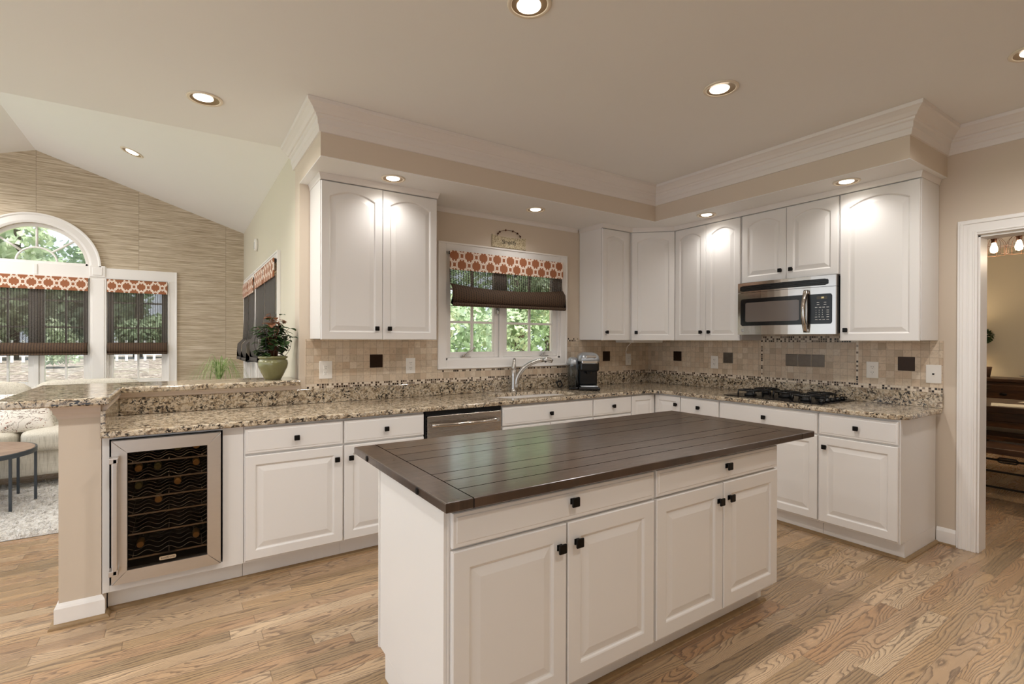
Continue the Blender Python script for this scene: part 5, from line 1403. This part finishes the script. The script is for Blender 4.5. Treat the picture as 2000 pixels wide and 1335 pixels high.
# chandelier with caged bulbs
t = thing('cage_chandelier', 'wooden beam chandelier with wire cage bulbs over the dining table', 'chandelier', (2.5, -2.9, 2.42))
m = MB(); m.box(2.42, 2.58, -3.9, -2.06, 2.438, 2.475, .004); m.build('beam', 'tablewood', t, label='pale wooden beam')
for y in (-2.4, -3.5): 
    m = MB(); m.cyl((2.5, y, 2.475), (2.5, y, CH), .008, 8); m.build('hanging_rod', 'rust', t)
def cage(y):
    m = MB(); m.lathe([(.028, 2.4375), (.030, 2.41), (.022, 2.38), (.022, 2.355)], (2.5, y, 0), 16); so = m.build('socket', 'rust', t)
    m = MB(); P8 = 8
    for q in range(P8):
        a = 2 * PI * q / P8; c_, s_ = math.cos(a), math.sin(a)
        m.tube([(2.5 + r_ * c_, y + r_ * s_, z) for r_, z in ((.03, 2.405), (.055, 2.39), (.080, 2.355), (.088, 2.315), (.088, 2.23))], .0017, 5)
    for z, r_ in ((2.31, .088), (2.23, .088)): m.tube([(2.5 + r_ * math.cos(a), y + r_ * math.sin(a), z) for a in [2 * PI * q / 24 for q in range(24)]], .0017, 5, closed=True)
    m.build('wire_cage', 'rust', so)
    m = MB(); m.lathe([(.015, 2.353), (.022, 2.33), (.031, 2.29), (.026, 2.262), (.001, 2.25)], (2.5, y, 0), 20); m.build('filament_bulb', 'filament', so)
    ld = bpy.data.lights.new('bulb_light', 'POINT'); ld.energy = 9; ld.color = (1, .8, .58); ld.shadow_soft_size = .04
    lo = bpy.data.objects.new('bulb_light', ld); COL.objects.link(lo); lo.parent = t; lo.location = Vector((2.5, y, 2.20)) - t.location
for y in (-2.255, -2.435, -2.75, -3.15, -3.55): cage(y)
# lamp on the sideboard, just hidden behind the jamb
t = thing('table_lamp', 'table lamp glowing on the dining wall behind the door jamb', 'lamp', (4.48, -1.50, .0))
m = MB(); m.lathe([(.12, 0), (.12, .02), (.02, .04), (.015, 1.25)], (4.48, -1.42, 0), 20); m.build('lamp_base', 'black', t)
m = MB(); m.lathe([(.17, 1.25), (.12, 1.50)], (4.48, -1.42, 0), 28, cap0=False, cap1=False); m.build('lamp_shade', 'paper', t)
ld = bpy.data.lights.new('shade_light', 'POINT'); ld.energy = 14; ld.color = (1, .78, .52); ld.shadow_soft_size = .06
lo = bpy.data.objects.new('shade_light', ld); COL.objects.link(lo); lo.parent = t; lo.location = Vector((4.48, -1.42, 1.40)) - t.location

# ------------------------------------------------------------------ garden outside
struct('land_lawn', MB().box(-40, 30, 4.2, 12.0, -.12, -.10), 'lawn')
m = MB(); m.rings([[(x, 10.0, -.10), (x, 11.5, .42), (x, 19.0, .62), (x, 26, .62)] for x in (-40, -20, -10, 0, 10, 30)], False, False, closed=False)
tag(m.build('mulch_bed', 'mulch', None, kind='structure'))
t = thing('picket_fence', 'white picket fence beyond the mulch bed outside the gable windows', 'fence', (-10, 18.0, .6))
m = MB(); m.box(-22, -2, 18.03, 18.07, .85, .93); m.box(-22, -2, 18.03, 18.07, 1.12, 1.20); m.build('rail', 'picket', t)
m = MB()
for i in range(75):
    x = -21.5 + i * .26; m.box(x, x + .075, 18.0, 18.03, .62, 1.32, .005, 1)
m.build('pickets', 'picket', t, kind='stuff')
def tree(label, c, r, h, seed, mat, n=2600, ls=.16, trunk=True, cat='tree', lift=0.0):
    rg = random.Random(seed); t = thing('garden_tree' if cat == 'tree' else 'garden_shrub', label, cat, c, 'garden trees and shrubs')
    m = MB(); C = Vector(c) + Vector((0, 0, h * .5 + lift))
    blobs = [(Vector((rg.uniform(-.5, .5) * r, rg.uniform(-.5, .5) * r, rg.uniform(-.46, .44) * h)), rg.uniform(.35, .5)) for _ in range(16)]
    for i in range(n):
        bc, br = blobs[rg.randrange(16)]; a, b = rg.uniform(0, 2 * PI), math.asin(rg.uniform(-1, 1))
        d = Vector((math.cos(b) * math.cos(a), math.cos(b) * math.sin(a), math.sin(b))); p = C + bc + Vector((d.x * br * r, d.y * br * r, d.z * br * min(r, h * .5))) * rg.uniform(.7, 1.0)
        if p.z < c[2] + .05 + lift: p.z = c[2] + lift + rg.uniform(.05, .6)
        u = Vector((rg.uniform(-1, 1), rg.uniform(-1, 1), rg.uniform(-1, 1))).normalized(); w = u.cross(d + Vector((.01, .02, .03))).normalized(); s = ls * rg.uniform(.5, 1.2)
        m.bm.faces.new((m.v(p - u * s), m.v(p + w * s * .55), m.v(p + u * s), m.v(p - w * s * .55)))
    m.build('foliage', mat, t, kind='stuff')
    if trunk:
        m = MB(); m.tube([c, (c[0] + .1, c[1], c[2] + h * .4 + lift), (c[0], c[1], c[2] + h * .8 + lift)], [.16, .11, .05], 8); m.build('trunk', 'bark', t)
T = [('tall pale green tree left of centre outside the arched window', (-9.3, 21.0, .6), 2.1, 9.5, 'foliage2', .15), ('broad green tree in the middle behind the fence outside the arched window', (-5.7, 20.6, .6), 1.7, 8.6, 'foliage', .14),
     ('green tree behind the fence to the right of the arched window', (-12.9, 23.5, .6), 2.6, 9.5, 'foliage', .17), ('green tree far left behind the picket fence', (-18.6, 25.5, .6), 3.0, 10.0, 'foliage2', .18),
     ('very tall green tree directly behind the pale tree', (-8.3, 30.0, .6), 4.0, 13.0, 'foliage', .22), ('tall green tree on the far right beyond the fence', (-2.4, 23.5, .6), 2.2, 9.0, 'foliage', .16)]
for i, (lb, c, r, h, mt, ls) in enumerate(T): tree(lb, c, r, h, 20 + i, mt, 9000, ls * 1.15, lift=.5)
S = [('bright green shrub filling the left sash of the kitchen window', (-1.25, 4.6, -.1), 1.15, 3.6, 'foliage2', .065), ('mid green shrub filling the right sash of the kitchen window', (1.35, 4.6, -.1), 1.15, 3.6, 'foliage', .065),
     ('tall green tree behind the shrubs outside the kitchen window', (.1, 8.2, -.1), 1.9, 6.2, 'foliage', .11), ('green tree at the far right outside the kitchen window', (4.3, 7.4, -.1), 1.7, 5.6, 'foliage2', .10),
     ('dark green tree behind everything outside the kitchen window', (2.6, 12.5, -.1), 3.0, 9.0, 'foliage', .15)]
for i, (lb, c, r, h, mt, ls) in enumerate(S): tree(lb, c, r, h, 40 + i, mt, 9000, ls)
tree('low green shrub in front of the picket fence right of the window mullion', (-7.2, 15.6, .6), .6, 1.2, 60, 'foliage2', 900, .08, False, 'shrub')
